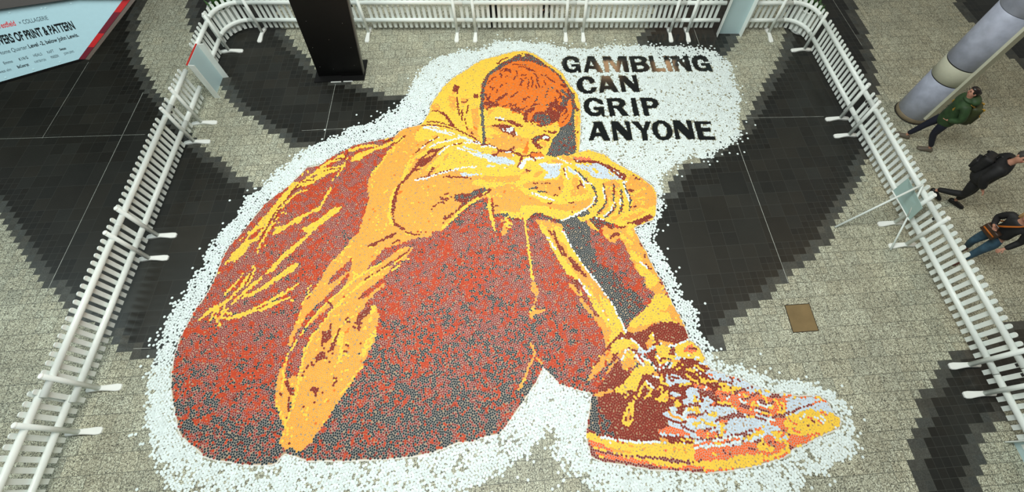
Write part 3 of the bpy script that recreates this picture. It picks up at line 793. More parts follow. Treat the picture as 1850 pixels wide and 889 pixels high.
m 1110,500 1180,490 1290,490 1310,460 1400,440 1550,435 1500,460 1400,510 1350,530 1260,590 1200,640 1140,690 1100,720 1150,650 1200,590 1110,570
k:50 1140,530 1280,520 1350,480 1440,450
k:26 1220,590 1270,560
Y:28 980,870 1080,780 1160,700 1260,610 1350,560 1420,510 1480,470
m:14 1380,540 1440,500 1500,470
m:26 1000,770 1060,740 1090,710
m:16 990,740 1010,750
m:16 985,820 990,825
Y:36 1480,500 1500,570 1490,650
Y:24 1510,640 1520,720 1540,800 1550,889
k:16 1440,560 1450,640 1470,700
m:24 1530,600 1540,690
m:20 1570,630 1585,625
Y 850,700 865,700 865,750 850,750
Y:34 1640,700 1839,730
k:22 1540,740 1620,725 1700,715
Y:24 1710,740 1839,760
k:18 1700,760 1839,775
M 1440,560 1300,600 1130,750 1010,889 1540,889 1500,700 1460,660
k:16 1440,570 1330,600 1270,640 1170,740 1080,810 1030,880
K:26 1130,800 1200,800
@ 690 185 7.708
O 180,460 300,370 420,350 540,310 560,360 480,420 440,500 500,560 640,520 680,560 600,640 480,700 400,770 360,830 300,890 0,1000 0,860 90,700 160,620 250,560 320,470
Y 480,400 560,370 700,350 800,380 860,420 1000,450 1180,500 1150,540 950,520 820,480 680,470 640,500 560,520 460,490
Y 320,470 260,560 180,640 170,700 110,700 160,620
W 530,365 600,330 760,340 880,380 960,420 1100,470 1200,500 1360,560 1380,600 1250,560 1100,490 960,460 860,440 720,400 620,370 560,350
Y 620,350 740,350 840,370 900,400 850,400 740,370
Y:16 900,410 1020,470 1150,510
W:18 560,640 680,530 790,490
W:24 660,630 800,560 920,540 1060,500 1200,500
W:18 800,720 880,640 950,600 1050,570 1160,570 1260,560
W:24 1060,640 1200,690 1330,730 1440,770 1500,820
B:30 1130,620 1320,680 1440,760
W 1380,600 1500,590 1580,610 1610,650 1560,640 1480,620 1380,630
Y 880,680 1060,660 1250,720 1350,800 1300,880 900,880 700,880 800,760
O 870,740 940,710 900,780 860,800
O 680,470 770,450 790,470 700,510
m:14 770,485 640,560 560,620 480,700
m 620,690 700,650 820,640 880,590 890,610 820,660 760,720 660,830 600,889 460,889 520,800 560,760 650,720
O 570,770 660,710 740,690 720,730 620,780
m:12 1000,590 1110,575
m:14 890,520 910,510
m:12 1240,530 1330,560
m:18 1380,600 1500,590 1590,620 1630,690 1580,740 1540,730
m:14 1630,690 1700,680 1790,665 1850,700
O 1520,680 1600,670 1620,710 1560,730
@ 500 220 7.708
Y 955,410 1030,380 1180,330 1330,315 1450,325 1370,350 1280,350 1150,380 1060,420
Y 1480,265 1530,220 1620,205 1600,240 1540,280
Y 780,530 880,460 940,450 950,500 880,540 800,560 700,600 640,640 580,680 600,620 700,560
m:20 820,525 910,510
Y 1100,450 1200,420 1300,390 1420,350 1600,270 1700,220 1800,190 1740,240 1620,320 1500,370 1380,390 1270,460 1200,500 1140,550 1080,545 1030,560 1050,500
Y:18 1750,260 1700,310 1620,350
Y:22 1570,390 1530,460 1480,510
m:24 1500,290 1560,250 1600,230
O 1700,120 1850,90 1850,250 1700,320 1640,360 1640,300 1740,240 1780,200 1620,260 1640,210
Y 1640,300 1720,300 1800,180 1720,220
m:22 1600,320 1700,280 1780,200
Y 560,650 700,640 840,620 960,590 940,640 800,700 740,720 640,770 600,800 480,850 400,880 240,900 300,860 420,770 520,700
Y:22 980,500 960,570 910,660 840,760
m:22 960,560 950,500 1000,420
m:16 660,690 740,665 900,640
m:14 750,660 810,660
M 480,760 560,740 560,760 480,780
Y:22 760,820 800,800
m:14 360,850 430,820 510,820
Y:22 430,680 450,710
Y:22 350,750 370,720
Y:22 520,840 460,870 380,900
@ 360 330 6.13
Y 1010,0 1180,0 1100,50 1060,100 980,170 930,240 880,300 800,400 770,460 740,500 700,560 650,640 560,680 540,740 480,790 430,810 380,870 300,889 330,840 400,750 480,680 540,600 530,540 600,520 700,400 800,290 900,160 980,80
M 530,620 600,560 700,490 710,500 640,590 560,640
Y:30 500,600 460,640
M:14 470,650 500,600
Y:22 1240,5 1150,30 1090,60
Y:26 1190,80 1100,110 1040,150 970,220 900,290 860,350 830,400 800,470 760,540 730,600 700,650
m:14 1090,30 1010,120 950,210 880,280 830,350 790,410 750,500 710,570 680,640
m:12 1130,40 1050,100 980,170
m:12 920,260 870,340 830,420 810,500
Y:16 870,380 840,430 820,480
Y:20 910,330 960,340
Y:20 885,435 895,440
Y:26 1450,70 1400,160 1370,220
Y:16 1360,240 1350,270
Y 840,500 960,470 1040,410 1140,360 1250,300 1340,265 1360,275 1340,310 1260,330 1140,400 1130,450 1060,450 960,510 880,560 810,580
Y 1135,510 1200,480 1300,430 1400,350 1480,280 1580,265 1540,330 1420,410 1300,510 1240,570 1190,620 1100,700 1000,800 900,880 830,900 920,800 1050,690 1140,620 1200,560 1160,545
Y:34 670,690 660,720
Y:18 660,760 640,805
Y:18 735,700 735,725
m:14 370,800 340,850
@ 300 430 6.13
Y 740,160 720,200 680,250 640,300 600,370 570,415 590,380 640,320 700,250 780,180
Y 740,275 800,180 880,150 800,240
Y 1570,0 1440,110 1300,240 1180,370 1110,410 1100,390 1200,280 1340,150 1500,10
Y 1090,400 1050,470 980,530 900,600 840,650 780,700 710,745 790,650 870,580 960,500
Y 1480,265 1440,340 1330,420 1200,490 1130,550 1040,590 940,650 860,665 820,680 880,620 960,600 1060,540 1150,470 1300,370 1400,290
Y 880,355 860,400 800,480 770,530 690,600 640,660 660,600 700,550 760,510 820,430
Y 930,370 910,450 840,560 760,640 660,730 560,780 480,840 400,889 380,889 480,800 560,740 640,700 740,620 830,520 880,440
Y:20 990,330 950,430 900,520
Y:26 970,310 960,330
m:12 950,380 900,500
Y:20 1620,520 1580,550 1580,620 1550,660 1510,750
Y:20 1560,640 1600,620
Y 1470,500 1460,530 1300,640 1180,700 1000,790 880,850 780,889 640,889 760,860 940,790 1100,710 1200,650 1380,550
Y 1440,640 1320,690 1180,760 1060,810 1000,810 1180,710 1300,670
Y:26 1380,690 1400,700
Y:18 700,770 640,810 620,860
Y:20 640,760 610,880
Y:24 640,830 720,830
Y:18 540,800 510,880
@ 250 550 6.13
Y:22 860,10 780,70 720,130 660,185
Y:22 880,40 830,120 800,180
Y:20 900,40 860,120
Y:30 960,20 930,90 910,150
Y:22 930,90 1030,100
Y:24 870,140 900,230
Y:28 850,150 1000,155 1120,140 1230,100 1380,40 1520,0
@ 480 420 6.13
O 1030,0 1839,0 1839,40 1700,60 1600,80 1460,140 1300,180 1200,180 1100,180 1000,240 920,320 800,430 720,500 700,570 740,560 1080,310 1105,330 900,470 800,580 700,680 600,780 500,860 400,900 440,800 520,660 600,540 660,420 740,320 840,220 960,60
m:36 1150,155 1250,110 1350,60 1440,10
O:20 1200,165 1280,110 1450,50
m:26 1400,120 1480,85
O 1390,140 1500,100 1480,60 1560,40 1700,40 1640,70 1500,110 1430,150
Y:14 1140,165 1200,165
Y:22 1560,15 1640,25
m:18 1560,0 1640,30 1700,20
O 1600,160 1540,160 1400,240 1280,340 1160,410 1020,490 940,560 860,640 700,780 620,840 560,920 760,800 900,680 1040,580 1160,480 1280,400 1400,330 1500,260 1580,190
O 1640,140 1620,200 1560,280 1500,290 1540,240 1600,180
Y:26 1280,345 1150,410 1010,500 930,570 830,650 740,730 640,820 580,889
m:14 1600,190 1500,260 1380,340 1280,400 1180,470 1080,540
Y:18 1520,280 1420,350 1300,410 1200,470
O:26 1510,300 1580,290
O:14 1500,340 1420,400
Y:14 1480,370 1360,450
O 1500,320 1400,380 1340,470 1240,550 1140,620 1060,690 980,790 960,830 1100,820 1000,889 720,889 800,800 900,700 1000,600 1100,530 1200,460 1320,410
Y:26 1250,450 1100,540 1000,620 900,700 800,800 720,880
m:24 1000,780 1020,740 1120,680
O 1310,560 1310,600 1220,660 1180,720 1080,790 1020,830 980,830 1100,720 1200,640
m:18 1000,830 1080,830 1140,790
Y:24 940,680 930,760
@ 480 540 6.13
O 440,0 600,0 560,80 480,150 420,250 350,350 310,430 290,520 250,520 260,440 310,330 370,180
O 720,0 860,0 620,160 540,240 430,330 440,310 560,180
Y:24 740,0 640,90 540,190 440,320
Y:18 420,360 350,450 300,540 250,620 220,700 200,760
O 200,740 260,640 220,760 200,889 140,1100 110,1200 140,900 160,760
O 860,0 1140,0 1100,90 1000,180 1020,190 1140,180 1200,70 1240,120 1260,180 1220,380 1200,480 1140,600 1060,760 1000,860 980,889 700,1300 500,1600 350,1700 300,1650 340,1500 340,1000 380,820 420,600 500,440 600,280 720,160
m:22 700,40 740,70
Y:26 850,30 760,100 680,210 600,310 520,410 470,500 430,600 410,700 380,800 350,889
Y:36 440,560 420,640
m 630,350 700,350 700,440 680,490 640,500 610,470
m:18 720,290 720,400 710,430
m:22 620,500 650,560
m 1020,180 1140,90 1180,60 1160,120 1120,180 1070,240 1040,360 1020,340 1010,240
m:14 970,260 1010,260
m:16 970,315 1020,320
m:30 900,220 920,250
Y:20 1010,180 900,240 820,320 780,400 740,460
m 920,240 980,200 860,290 830,340 800,420 780,480 760,580 730,640 740,580 660,600 680,660 580,690 540,660 600,590 680,600 720,520 770,430 810,330
m:16 580,690 500,700 450,770 380,889
m:20 520,730 530,740
O:20 680,600 740,590
m:16 705,660 715,730
Y 820,370 860,360 870,400 860,520 850,600 820,720 790,710 820,600 800,500 800,420
Y 1180,70 1220,60 1230,100 1190,160 1160,290 1140,280 1150,180
Y 1150,380 1220,350 1220,420 1160,430
Y 1130,430 1180,440 1180,500 1100,580 1130,600 1100,640 1020,620 1070,590 1080,510
Y:24 1060,760 1000,800
Y:26 930,855 940,860
K 1030,590 1050,590 1050,610 1030,610
m:22 900,500 910,520
m:24 870,570 900,600
m:18 1040,485 1050,490
m:18 1120,280 1130,300
m:12 1010,720 1015,730
m:16 690,770 700,790
Y:26 190,800 210,889
@ 460 680 6.13
O 260,0 330,0 300,100 420,0 500,0 480,100 380,150 440,160 430,240 380,330 370,400 330,560 310,520 240,320 220,210
O 330,180 430,160 390,260 330,280
m:40 360,50 380,120 420,200
m:26 390,240 380,420
O 470,0 1110,0 1050,100 940,260 820,420 730,540 640,640 560,700 540,740 470,800 300,800 280,720 310,650 380,420 430,240 450,100
Y:28 330,0 310,60 300,140
Y:34 290,150 310,140
Y:26 250,330 290,400 320,470 340,520
Y:24 490,0 480,80 470,160 440,260 420,350 380,450 350,520 340,580 315,640
Y:20 540,0 480,80
m 640,110 700,120 710,160 680,230 650,190 620,150
m:18 740,190 780,180
m:18 790,75 810,85
m:30 870,30 910,20
m:12 900,60 880,100
m:16 540,330 545,335
m:14 665,285 670,290
m:22 380,730 390,735
Y:26 790,270 795,275
Y:22 1100,10 1030,100 950,215
m:18 285,200 290,205
@ 920 380 6.13
Y:24 170,100 180,200 195,300 215,420 225,520 240,640 255,760
O 245,800 280,790 330,889 300,1000 260,1150 250,1100 290,950 240,889
O 10,110 30,140 20,160 0,160
O 195,180 215,185 210,210
O 290,100 380,110 450,130 580,150 600,200 600,260 760,500 900,640 1040,889 1080,950 1300,1330 1400,1500 1350,1700 1280,1800 1100,1350 1000,1200 850,889 700,740 560,580 480,440 400,300
Y 330,150 400,170 430,250 500,370 580,460 640,580 720,680 780,760 900,889 1100,1200 1150,1270 1040,1120 850,889 740,770 640,700 600,640 540,540 480,440 420,330 340,200
Y 480,170 580,180 600,240 660,340 740,460 800,560 860,640 880,720 800,600 720,540 660,480 640,400 540,320 500,240
W:22 590,115 660,95 760,50 840,10
m:22 430,220 470,270
m:30 495,240 520,320 550,400 580,490
m:26 590,410 620,500
m 650,510 700,530 750,590 800,650 870,740 820,730 780,680 720,660 690,590
W:20 590,230 650,320 700,420 760,510 820,600 880,680 950,770 1040,889
W:26 460,350 510,440
W:16 420,300 440,310
W:14 770,770 830,860 920,980
O 640,810 700,820 800,900 700,880
m 650,760 740,760 830,860 760,830
K 580,140 640,95 720,70 860,0 900,40 800,80 860,150 940,240 980,260 900,300 900,400 960,440 960,560 1000,620 1100,640 1200,700 1260,800 1200,889 1060,889 960,770 880,680 800,560 700,420 610,240
k 880,100 960,70 1050,110 1150,140 1100,180 1020,170 1000,230 950,230
k:26 930,380 1030,440
k:20 1100,390 1150,410
M 900,200 960,240 1040,260 1080,320 1200,320 1260,350 1320,450 1360,560 1400,640 1500,720 1510,889 1270,889 1200,720 1100,640 1000,620 960,540 960,440 900,380 900,280
k:40 980,600 1080,660 1200,740
K:26 1000,260 940,280
O:34 880,130 900,170 960,210
Y:18 900,130 930,170 980,220
O 1020,190 1200,200 1300,170 1375,200 1420,290 1500,430 1560,560 1640,710 1730,870 1500,889 1500,740 1400,660 1350,540 1260,350 1200,310 1160,370 1090,330 1050,280
Y 1290,180 1340,190 1380,280 1350,300 1300,250
Y 1060,270 1110,270 1100,300 1060,300
Y 1220,240 1300,300 1400,370 1340,390 1240,300
Y 1330,440 1380,450 1470,540 1440,580 1340,540
Y 1390,600 1460,590 1560,680 1640,740 1700,820 1720,889 1520,889 1500,780 1440,690
Y:22 1440,330 1500,450
O 1400,500 1500,480 1480,520
m:30 1120,300 1170,260 1210,270
m:26 1230,190 1280,185
m:30 1000,150 1140,190
m:20 1490,490 1510,520
m:24 1520,610 1560,650
W:26 1450,575 1520,630
m:16 1440,350 1480,410
m 1310,150 1400,130 1480,90 1540,50 1590,50 1540,110 1440,155
Y:26 1060,95 1100,120 1200,150
W:12 960,85 1040,110
Y:40 780,90 830,110
O:26 1060,180 1080,185
@ 980 500 6.13
W:24 400,30 460,120 540,230
O:60 600,160 650,280
m:16 665,270 675,275
O:60 700,350 740,440
W:24 650,370 720,470
Y 480,170 560,260 640,350 740,500 860,500 880,590 820,650 740,750 680,780 760,620 700,520 600,400
Y 620,200 700,240 780,330 840,440 900,540 860,580 760,560 740,480 660,330
W:26 560,0 640,100 730,230 800,330 840,440 900,540 915,600 900,640
Y:20 900,620 900,650
O:26 290,80 350,150 430,220
Y:24 420,180 440,210
m 300,40 380,90 440,160 400,150
m:20 440,220 520,280
O:40 430,260 560,420 660,500
m:20 560,400 600,440 630,430
O 560,440 640,480 720,560 750,640 700,760 680,640 650,580
K 570,0 760,0 880,60 860,140 1000,140 1120,190 1180,260 1120,360 1040,430 980,510 930,540 860,460 800,330 720,220 640,110
k 760,0 880,0 1000,140 1180,240 1120,330 1000,380 900,300 840,200
M 880,0 1150,0 1140,100 1240,180 1190,260 1120,350 1100,230 1000,150 900,120
O 1130,0 1280,0 1340,120 1370,180 1300,210 1220,170 1140,110
Y 1150,0 1270,0 1300,50 1240,100 1180,130 1140,80
Y 1300,100 1350,130 1330,160
m:18 1290,55 1330,80
Y 1240,200 1350,180 1420,260 1480,350 1540,480 1580,560 1400,500 1260,510 1140,560 1000,600 940,570 960,530 1040,440 1120,370 1190,300
O 1440,300 1520,420 1600,640 1560,560 1500,520 1420,470 1380,340
O 950,560 1040,560 1160,530 1280,500 1340,500 1200,540 1100,600 1000,625 940,600
O:20 1320,380 1450,390
m 910,640 940,610 1040,630 1160,580 1260,510 1380,500 1500,510 1560,550 1620,680 1500,740 1280,720 1200,620 1120,700 1160,790 1100,780 1040,720 940,690 860,690 800,700 880,600
@ 1050 590 6.13
m 320,200 420,120 640,160 740,100 900,150 1180,130 1190,145 1060,200 900,190 840,180 720,270 700,310 640,300 480,250 400,300 360,420 330,500 200,640 150,889 1250,889 1800,889 1839,640 1640,560 1400,450 1300,400 1100,380 700,540 500,500 400,380 300,420
O 260,0 440,20 420,120 260,300 130,470 60,610 80,580 180,500 260,440 270,330 220,350 280,200 220,40
Y 340,0 440,10 420,90 340,200 240,280 180,380 140,470 130,460 200,330 290,210
m:18 420,100 340,180 260,280 200,360 150,440
Y 330,210 390,150 520,140 600,180 640,230 600,260 520,230 440,270 360,310 320,260
O 520,200 570,190 640,240 600,260
O 270,270 330,270 350,330 320,410 260,360
m:14 290,240 320,200
O:22 250,440 160,520 60,600
O:16 400,370 320,450 280,530
O:26 245,580 250,590
O:30 160,750 250,740 340,700
O:26 200,770 240,770
W 450,130 470,130 460,150
W:22 540,140 600,160 640,210 660,240
B 620,290 650,240 700,270 760,240 830,190 840,220 740,280 690,320
O 700,220 740,150 780,80 800,120 820,190 740,240
Y 750,100 790,60 810,130 830,190 790,190
W:18 800,100 810,140
m 720,290 800,240 860,340 880,450 820,450 760,360
Y 820,220 900,200 1000,240 960,290 1040,320 920,340 880,360 840,290
O:30 850,300 860,320
W:20 850,190 960,210 1040,220
m 960,300 1010,220 1040,270 1030,320
W:14 1040,230 1060,260
O 850,150 960,165 1040,200 930,205
Y 1060,200 1180,160 1260,180 1320,260 1360,340 1370,420 1300,360 1160,340 1060,330 1040,270
W:18 1050,200 1130,170 1200,145
F 1110,260 1220,200 1280,240 1260,290 1180,290
m:14 1200,250 1270,250
W:20 1110,350 1200,320 1300,350 1360,410
Y:20 1150,330 1260,345 1340,390
O 1360,420 1420,460 1400,470
W:20 510,240 470,320 450,360
W:22 530,250 600,310 640,370 700,440 760,490
Y 500,290 540,260 600,320 620,350 520,350 460,380
O 460,400 560,350 640,370 600,440 480,470
W:14 600,330 640,380
Y 480,620 560,500 640,420 720,470 780,490 800,520 680,540 640,640 600,700 460,740 360,740 380,690
Y 680,380 760,400 820,490 740,490 690,430
W:20 650,320 760,390 820,460
Y:20 820,330 870,400
W:22 830,300 880,400 860,480
Y:40 900,400 940,380
m:30 880,370 940,340
Y:26 940,330 1040,340 1020,380
O:30 960,390 1090,375
W:18 900,460 950,400
Y:40 1000,440 1040,410
W:16 970,450 1000,430
m:30 1060,450 1110,400
Y:22 1060,470 1120,430
m:50 1120,380 1280,390
m:40 1100,440 1160,500
Y:24 1160,470 1250,490
Y:24 1240,420 1350,480
W:14 1230,450 1300,500 1360,540
B 1370,470 1500,490 1560,540 1640,560 1839,640 1839,680 1640,650 1500,590 1400,560
O 800,500 860,490 950,490 900,540 800,540
m:36 860,510 950,515 1020,490
F:20 1400,530 1440,540
F:16 1480,500 1530,510
Y:26 1160,540 1230,590 1300,630
Y:22 1280,540 1330,580 1400,600
m:30 1230,560 1330,610
Y:30 1340,620 1420,610 1500,600
Y:26 1500,610 1600,650 1630,680
R:24 1520,610 1600,620 1680,600 1640,560
R:22 1740,600 1760,610
F 1250,640 1360,660 1460,700 1400,720 1260,690
R:50 1280,700 1440,740
W:20 1370,700 1400,670
W:24 790,550 860,570 920,640 1000,650
B 940,540 1020,530 1200,600 1180,630 1060,630 980,660 940,640
m:22 950,560 1010,600
m:22 1010,550 1080,580
Y:30 880,590 900,570
Y:34 900,620 950,640
Y:30 1090,650 1130,640 1200,630
Y:30 850,680 900,670 890,720
W:22 730,610 800,680
Y:18 700,620 660,700 640,760
Y:26 700,640 770,690 760,760 710,780
m:30 700,690 740,710
m 480,700 520,710 580,670 560,720 500,740
Y:22 420,700 480,780 560,750 600,700
Y:34 590,790 540,850 530,889
m 950,700 1100,660 1200,690 1140,720 1000,710
B 980,720 1060,720 1120,760 1100,780 1000,760
B 1150,740 1220,660 1290,700 1320,780 1400,780 1480,830 1400,889 1130,860 1120,800 1200,790
Y 840,790 940,720 980,720 940,790 940,830 860,840
O:26 940,780 1020,790
Y:28 1260,780 1240,820 1300,830
m:26 1280,780 1340,820
Y 1060,820 1120,860 1130,889 1000,889
F 1480,720 1560,680 1580,780 1520,800 1480,770
Y:26 1540,690 1640,690
Y:30 1660,700 1770,680
Y:26 1520,840 1660,850
F 1460,830 1500,840 1460,889 1440,870
R:30 1600,740 1520,780
W:14 1580,780 1660,790
F 1640,800 1750,790 1740,840 1660,870
Y:24 1800,740 1839,780
@ 1300 650 7.708
B 0,200 100,210 300,300 420,350 520,400 640,440 740,480 660,540 560,540 400,400 280,350 0,330
B 900,540 1000,530 1350,540 1380,560 1250,620 1100,680 930,720
B 1320,640 1500,590 1560,690 1640,800 1540,830 1500,740 1420,680
Y 930,780 1100,740 1290,680 1290,700 1400,720 1420,680 1520,770 1540,730 1610,760 1600,800 1680,850 1640,940 1500,970 1400,1010 1200,1060 1060,1160 900,1250 860,1160 760,1120 900,900
F 740,800 940,780 900,900 960,980 900,1080 860,1100 760,980 700,860
R:26 0,280 60,300 130,330 190,310 180,270 120,235
R:30 260,290 290,300
R:26 420,350 480,400
F:16 180,225 200,250
F 0,440 120,440 200,470 320,440 560,480 720,520 900,500 930,560 930,720 860,770 700,800 500,760 260,700 200,680 0,620
Y:34 0,340 60,350
Y:26 90,370 120,380
Y:34 0,400 90,430 190,400 310,390
Y:34 150,420 180,470
Y:34 0,600 160,605
R:26 190,490 260,430 330,400 400,400
R:22 30,470 60,500 160,490
R:26 20,640 170,640
W:18 80,530 150,530
W:22 280,500 300,580 370,600
Y:34 340,470 380,490 370,530
R:36 320,550 420,540 440,490 540,480
R:50 300,640 400,660
Y:28 480,550 490,640 560,670
Y:34 450,620 520,640
W:26 530,570 540,620 640,650 720,640
R:40 570,580 640,600
Y:24 590,510 650,540 660,600
R:22 650,620 720,610 760,540
R:40 710,510 780,490 830,520
Y:34 490,430 560,450
Y:22 640,440 680,440
B 560,450 700,450 660,510 600,500
R:26 500,680 640,700 680,720
Y:34 180,650 220,680
Y:30 430,690 440,700
W:20 480,690 560,720 640,730
Y:30 600,740 660,750 720,780
R:30 500,750 650,790
F:30 250,700 420,740 520,790
R:26 240,720 380,760 500,800 640,850
R:34 740,790 860,780 920,750
Y:34 700,690 730,650
Y:30 760,570 790,580
Y:30 820,620 850,730 900,730 900,620 870,600
R:18 850,620 870,690
Y:26 820,740 830,750
F:26 890,520 1000,500 1050,510
Y:20 890,480 930,500
Y:26 1030,515 1130,520
F:24 1130,525 1300,520 1380,530
Y:30 1360,520 1430,560
F:20 1440,560 1500,580
F:20 1420,570 1340,600 1280,620
R:26 1270,625 1180,660 1060,710 940,750 860,800
K 1390,560 1420,560 1410,570
B 0,680 180,680 220,720 200,740 60,770 0,790
R 0,800 120,750 240,740 380,790 340,810 180,810 100,889 0,889
B 140,889 200,840 320,820 480,830 620,889 640,940 500,1000 300,1060 150,1080 60,1080 0,1000 60,940
Y:22 390,800 460,800
F:18 1400,720 1500,780
F:18 1380,770 1480,830
W:14 1380,760 1460,830
W:16 1330,790 1440,880
F:18 1350,820 1440,900
W:14 1280,840 1340,880
R:26 1290,860 1320,880
R:20 1230,920 1250,930
F:16 1200,780 1290,820
W:20 1180,770 1120,840
W:14 1100,830 1150,850
F:20 980,860 1060,900
F:16 1000,960 1130,1030
W:16 1600,920 1640,960
R:24 860,1000 870,1040
@ 1300 740 7.11
W:16 600,140 700,130
B 530,240 600,210 700,210 780,240 800,280 740,280 660,280 640,330 560,330 600,270
B 650,300 700,340 760,380 800,350 850,340 880,400 820,390 700,370
Y 270,350 400,330 460,290 540,270 590,300 540,320 440,340 420,400 300,380
Y 660,290 780,290 820,310 740,340 690,330
F 0,490 200,470 280,440 420,430 500,380 600,340 680,340 720,400 860,430 840,540 640,600 500,560 400,600 280,580 220,600 60,640 0,640
Y 480,370 560,380 640,480 720,500 640,560 500,520 460,440
Y 720,390 820,380 910,500 880,570 700,600 600,640 440,720 270,760 0,770 0,650 180,620 240,560 400,590 560,580 720,540 840,460 760,410
F:50 620,580 740,530 830,460
m:36 660,440 710,470
R:40 650,420 700,480
R:16 700,420 740,450
R:16 440,390 480,430
R:12 500,390 560,440
R:12 340,460 380,500
R:22 420,500 450,500
R:26 50,545 90,560
R:20 130,580 160,590
R:20 180,460 210,465
Y:50 180,560 200,620
F:14 0,770 150,770 270,760
F:24 580,660 640,650
F:22 680,620 800,600 850,560
W:26 410,410 430,390
W:16 430,350 560,340
F 850,400 920,330 1140,330 1180,380 1060,460 930,500 900,480
R:30 900,450 920,500 960,500
F:30 1000,490 1040,480
R:22 1070,460 1170,410
R:26 870,330 890,320
R:20 810,250 820,260
F:30 1150,330 1280,315
Y:30 1000,490 1080,450
R 150,325 250,310 250,340 160,340
R:24 360,280 450,265
R:22 310,330 390,325
R:24 0,355 110,345
W:22 0,390 200,360 270,340
F:30 0,430 150,390 260,385
R:18 100,415 160,410
R:18 270,395 320,395
W:22 0,470 100,450 270,420
Y:22 540,230 610,200
F:30 450,260 540,235
Y 0,170 40,170 80,300 40,340 0,330
F:22 80,240 60,310
R:20 90,180 100,160
F:40 0,140 80,130
@ 1050 720 6.13
m 130,0 1100,0 1000,80 1000,160 900,150 960,260 1000,330 830,350 860,410 1240,430 1240,490 870,490 640,490 460,470 230,420 90,370 80,250 100,100
K 120,0 200,0 170,80 200,200 240,300 340,340 350,410 220,400 80,350 90,200
k 200,100 300,200 350,340 380,420 240,400 180,300
Y 600,0 580,80 590,200 540,300 490,310 450,270 470,180 520,60
m 530,120 560,180 530,270 480,250
O:20 540,130 520,250
Y:30 840,10 940,20
Y 1010,60 1050,10 1120,60 1100,110 1020,90
Y:30 1110,80 1130,100
W:22 1000,80 990,130 1030,160
m 1060,110 1160,70 1290,60 1280,80 1160,110 1130,200 1060,170
O:26 970,150 1030,200 1120,230
B 890,140 960,210 1060,270 1140,320 1260,340 1340,370 1260,380 1160,350 1060,310 950,240
m:16 950,220 1000,240 1060,260 1160,270
R:30 1110,300 1180,340 1280,380
W:20 1160,140 1130,190 1180,240
R:36 1200,80 1290,70
R:30 1180,190 1260,190 1390,150
F:20 1180,200 1280,210
Y:30 1180,120 1300,110
Y:30 1270,150 1310,140
Y 1200,270 1300,250 1350,210 1360,240 1300,300 1260,310
W:18 1320,270 1350,320
Y:30 1380,270 1440,280 1490,300
B 1360,220 1440,170 1340,80 1420,80 1500,120 1700,110 1640,150 1500,220 1400,260
Y:40 1420,180 1490,170
R 1500,230 1640,180 1780,160 1839,200 1700,220 1560,240 1480,260
F 830,350 980,310 1130,350 1220,400 1120,410 980,380 850,390
F 1260,360 1400,330 1440,380 1500,350 1520,420 1400,450 1280,420
R:24 1370,360 1430,330
R:22 1480,310 1520,400
Y:40 1560,280 1570,380
Y:24 1500,425 1510,430
Y:28 1390,440 1420,435
Y:24 1410,385 1415,390
B 1610,340 1640,280 1700,240 1839,220 1839,350 1700,390 1610,380
R:20 1180,450 1500,450 1620,430
R:22 1660,410 1839,370
W:24 1240,500 1340,490 1500,460 1740,420
F:24 1260,520 1400,490 1560,480 1740,450
R:16 1620,485 1660,475
Y:26 1490,500 1530,500
W:24 1230,545 1400,540 1560,520 1760,480
Y:30 1110,460 1180,465 1250,470
O:26 890,460 940,460
m:14 1150,480 1230,490
Y 75,365 200,420 460,490 700,500 900,490 1230,500 1260,560 1260,680 1100,670 800,640 500,610 280,570 120,520 60,440
W:26 220,430 400,455 600,480 860,485
W:22 320,490 330,500
F 60,440 160,470 300,540 500,600 280,580 120,530 70,480
O:24 330,560 450,590 530,590
O:20 1010,560 1200,560
F:20 930,585 940,595
F 1260,560 1500,540 1640,530 1700,530 1839,480 1839,620 1700,640 1540,680 1400,700 1260,700
Y:26 1470,600 1480,640
R:26 1580,590 1610,605
R:22 1650,620 1665,630
R:22 1300,690 1325,690
Y 1260,700 1400,710 1600,670 1839,620 1839,770 1600,790 1400,790 1200,770 850,740 400,650 180,600 240,590 500,640 850,690 1100,720 1250,740
R 65,480 120,540 280,590 500,630 860,640 1100,680 1260,700 1250,725 1000,710 700,660 400,640 180,590 110,640 80,560
F:40 180,610 400,660 600,690 850,740 1100,760 1300,780
Y:26 760,700 900,735 1100,750
R 100,600 250,660 450,690 700,720 850,760 980,770 1100,790 1240,780 1340,780 1350,825 1200,820 1000,790 800,790 500,735 250,705 110,640
F:22 1360,810 1600,795 1839,765
F:36 1200,770 1340,770
@ 820 560 6.13
O 835,10 1010,0 950,50 880,60 870,100 830,80
O:28 855,380 900,470 880,540 830,630 800,720 760,810 720,889
O:18 905,520 950,570 990,610
@ 740 380 6.13
Y:26 880,0 900,80 920,150 940,215
Y:30 1060,90 1090,130 1120,155
Y:30 1060,150 1105,185
O 1010,230 1050,190 1090,220 1080,260 1030,280
O:26 1025,115 1030,120
O:26 1040,180 1050,185
O 50,390 0,430 -40,520 10,470
O:26 1300,190 1310,210
"""

# ------------------------------------------------------------------ the floor mosaic: tens of thousands of gaming chips
def parse_art():
    ops = []; ox = oy = 0.0; sc = 1.0
    for ln in ART.strip().splitlines():
        if ln.startswith('#') or not ln.strip(): continue
        tk = ln.split()
        if tk[0] == '@': ox, oy, sc = map(float, tk[1:4]); continue
        pts = np.array([[float(v) for v in t.split(',')] for t in tk[1:]])/sc + (ox, oy)
        cw = tk[0].split(':')
        if len(cw) == 2: ops.append((cw[0], pts, float(cw[1])/sc))
        else: ops.append((cw[0], pts, None))
    return ops
OPS = parse_art()
FIG = ats(OPS[0][1])                                             # outline of the crouching figure on the floor
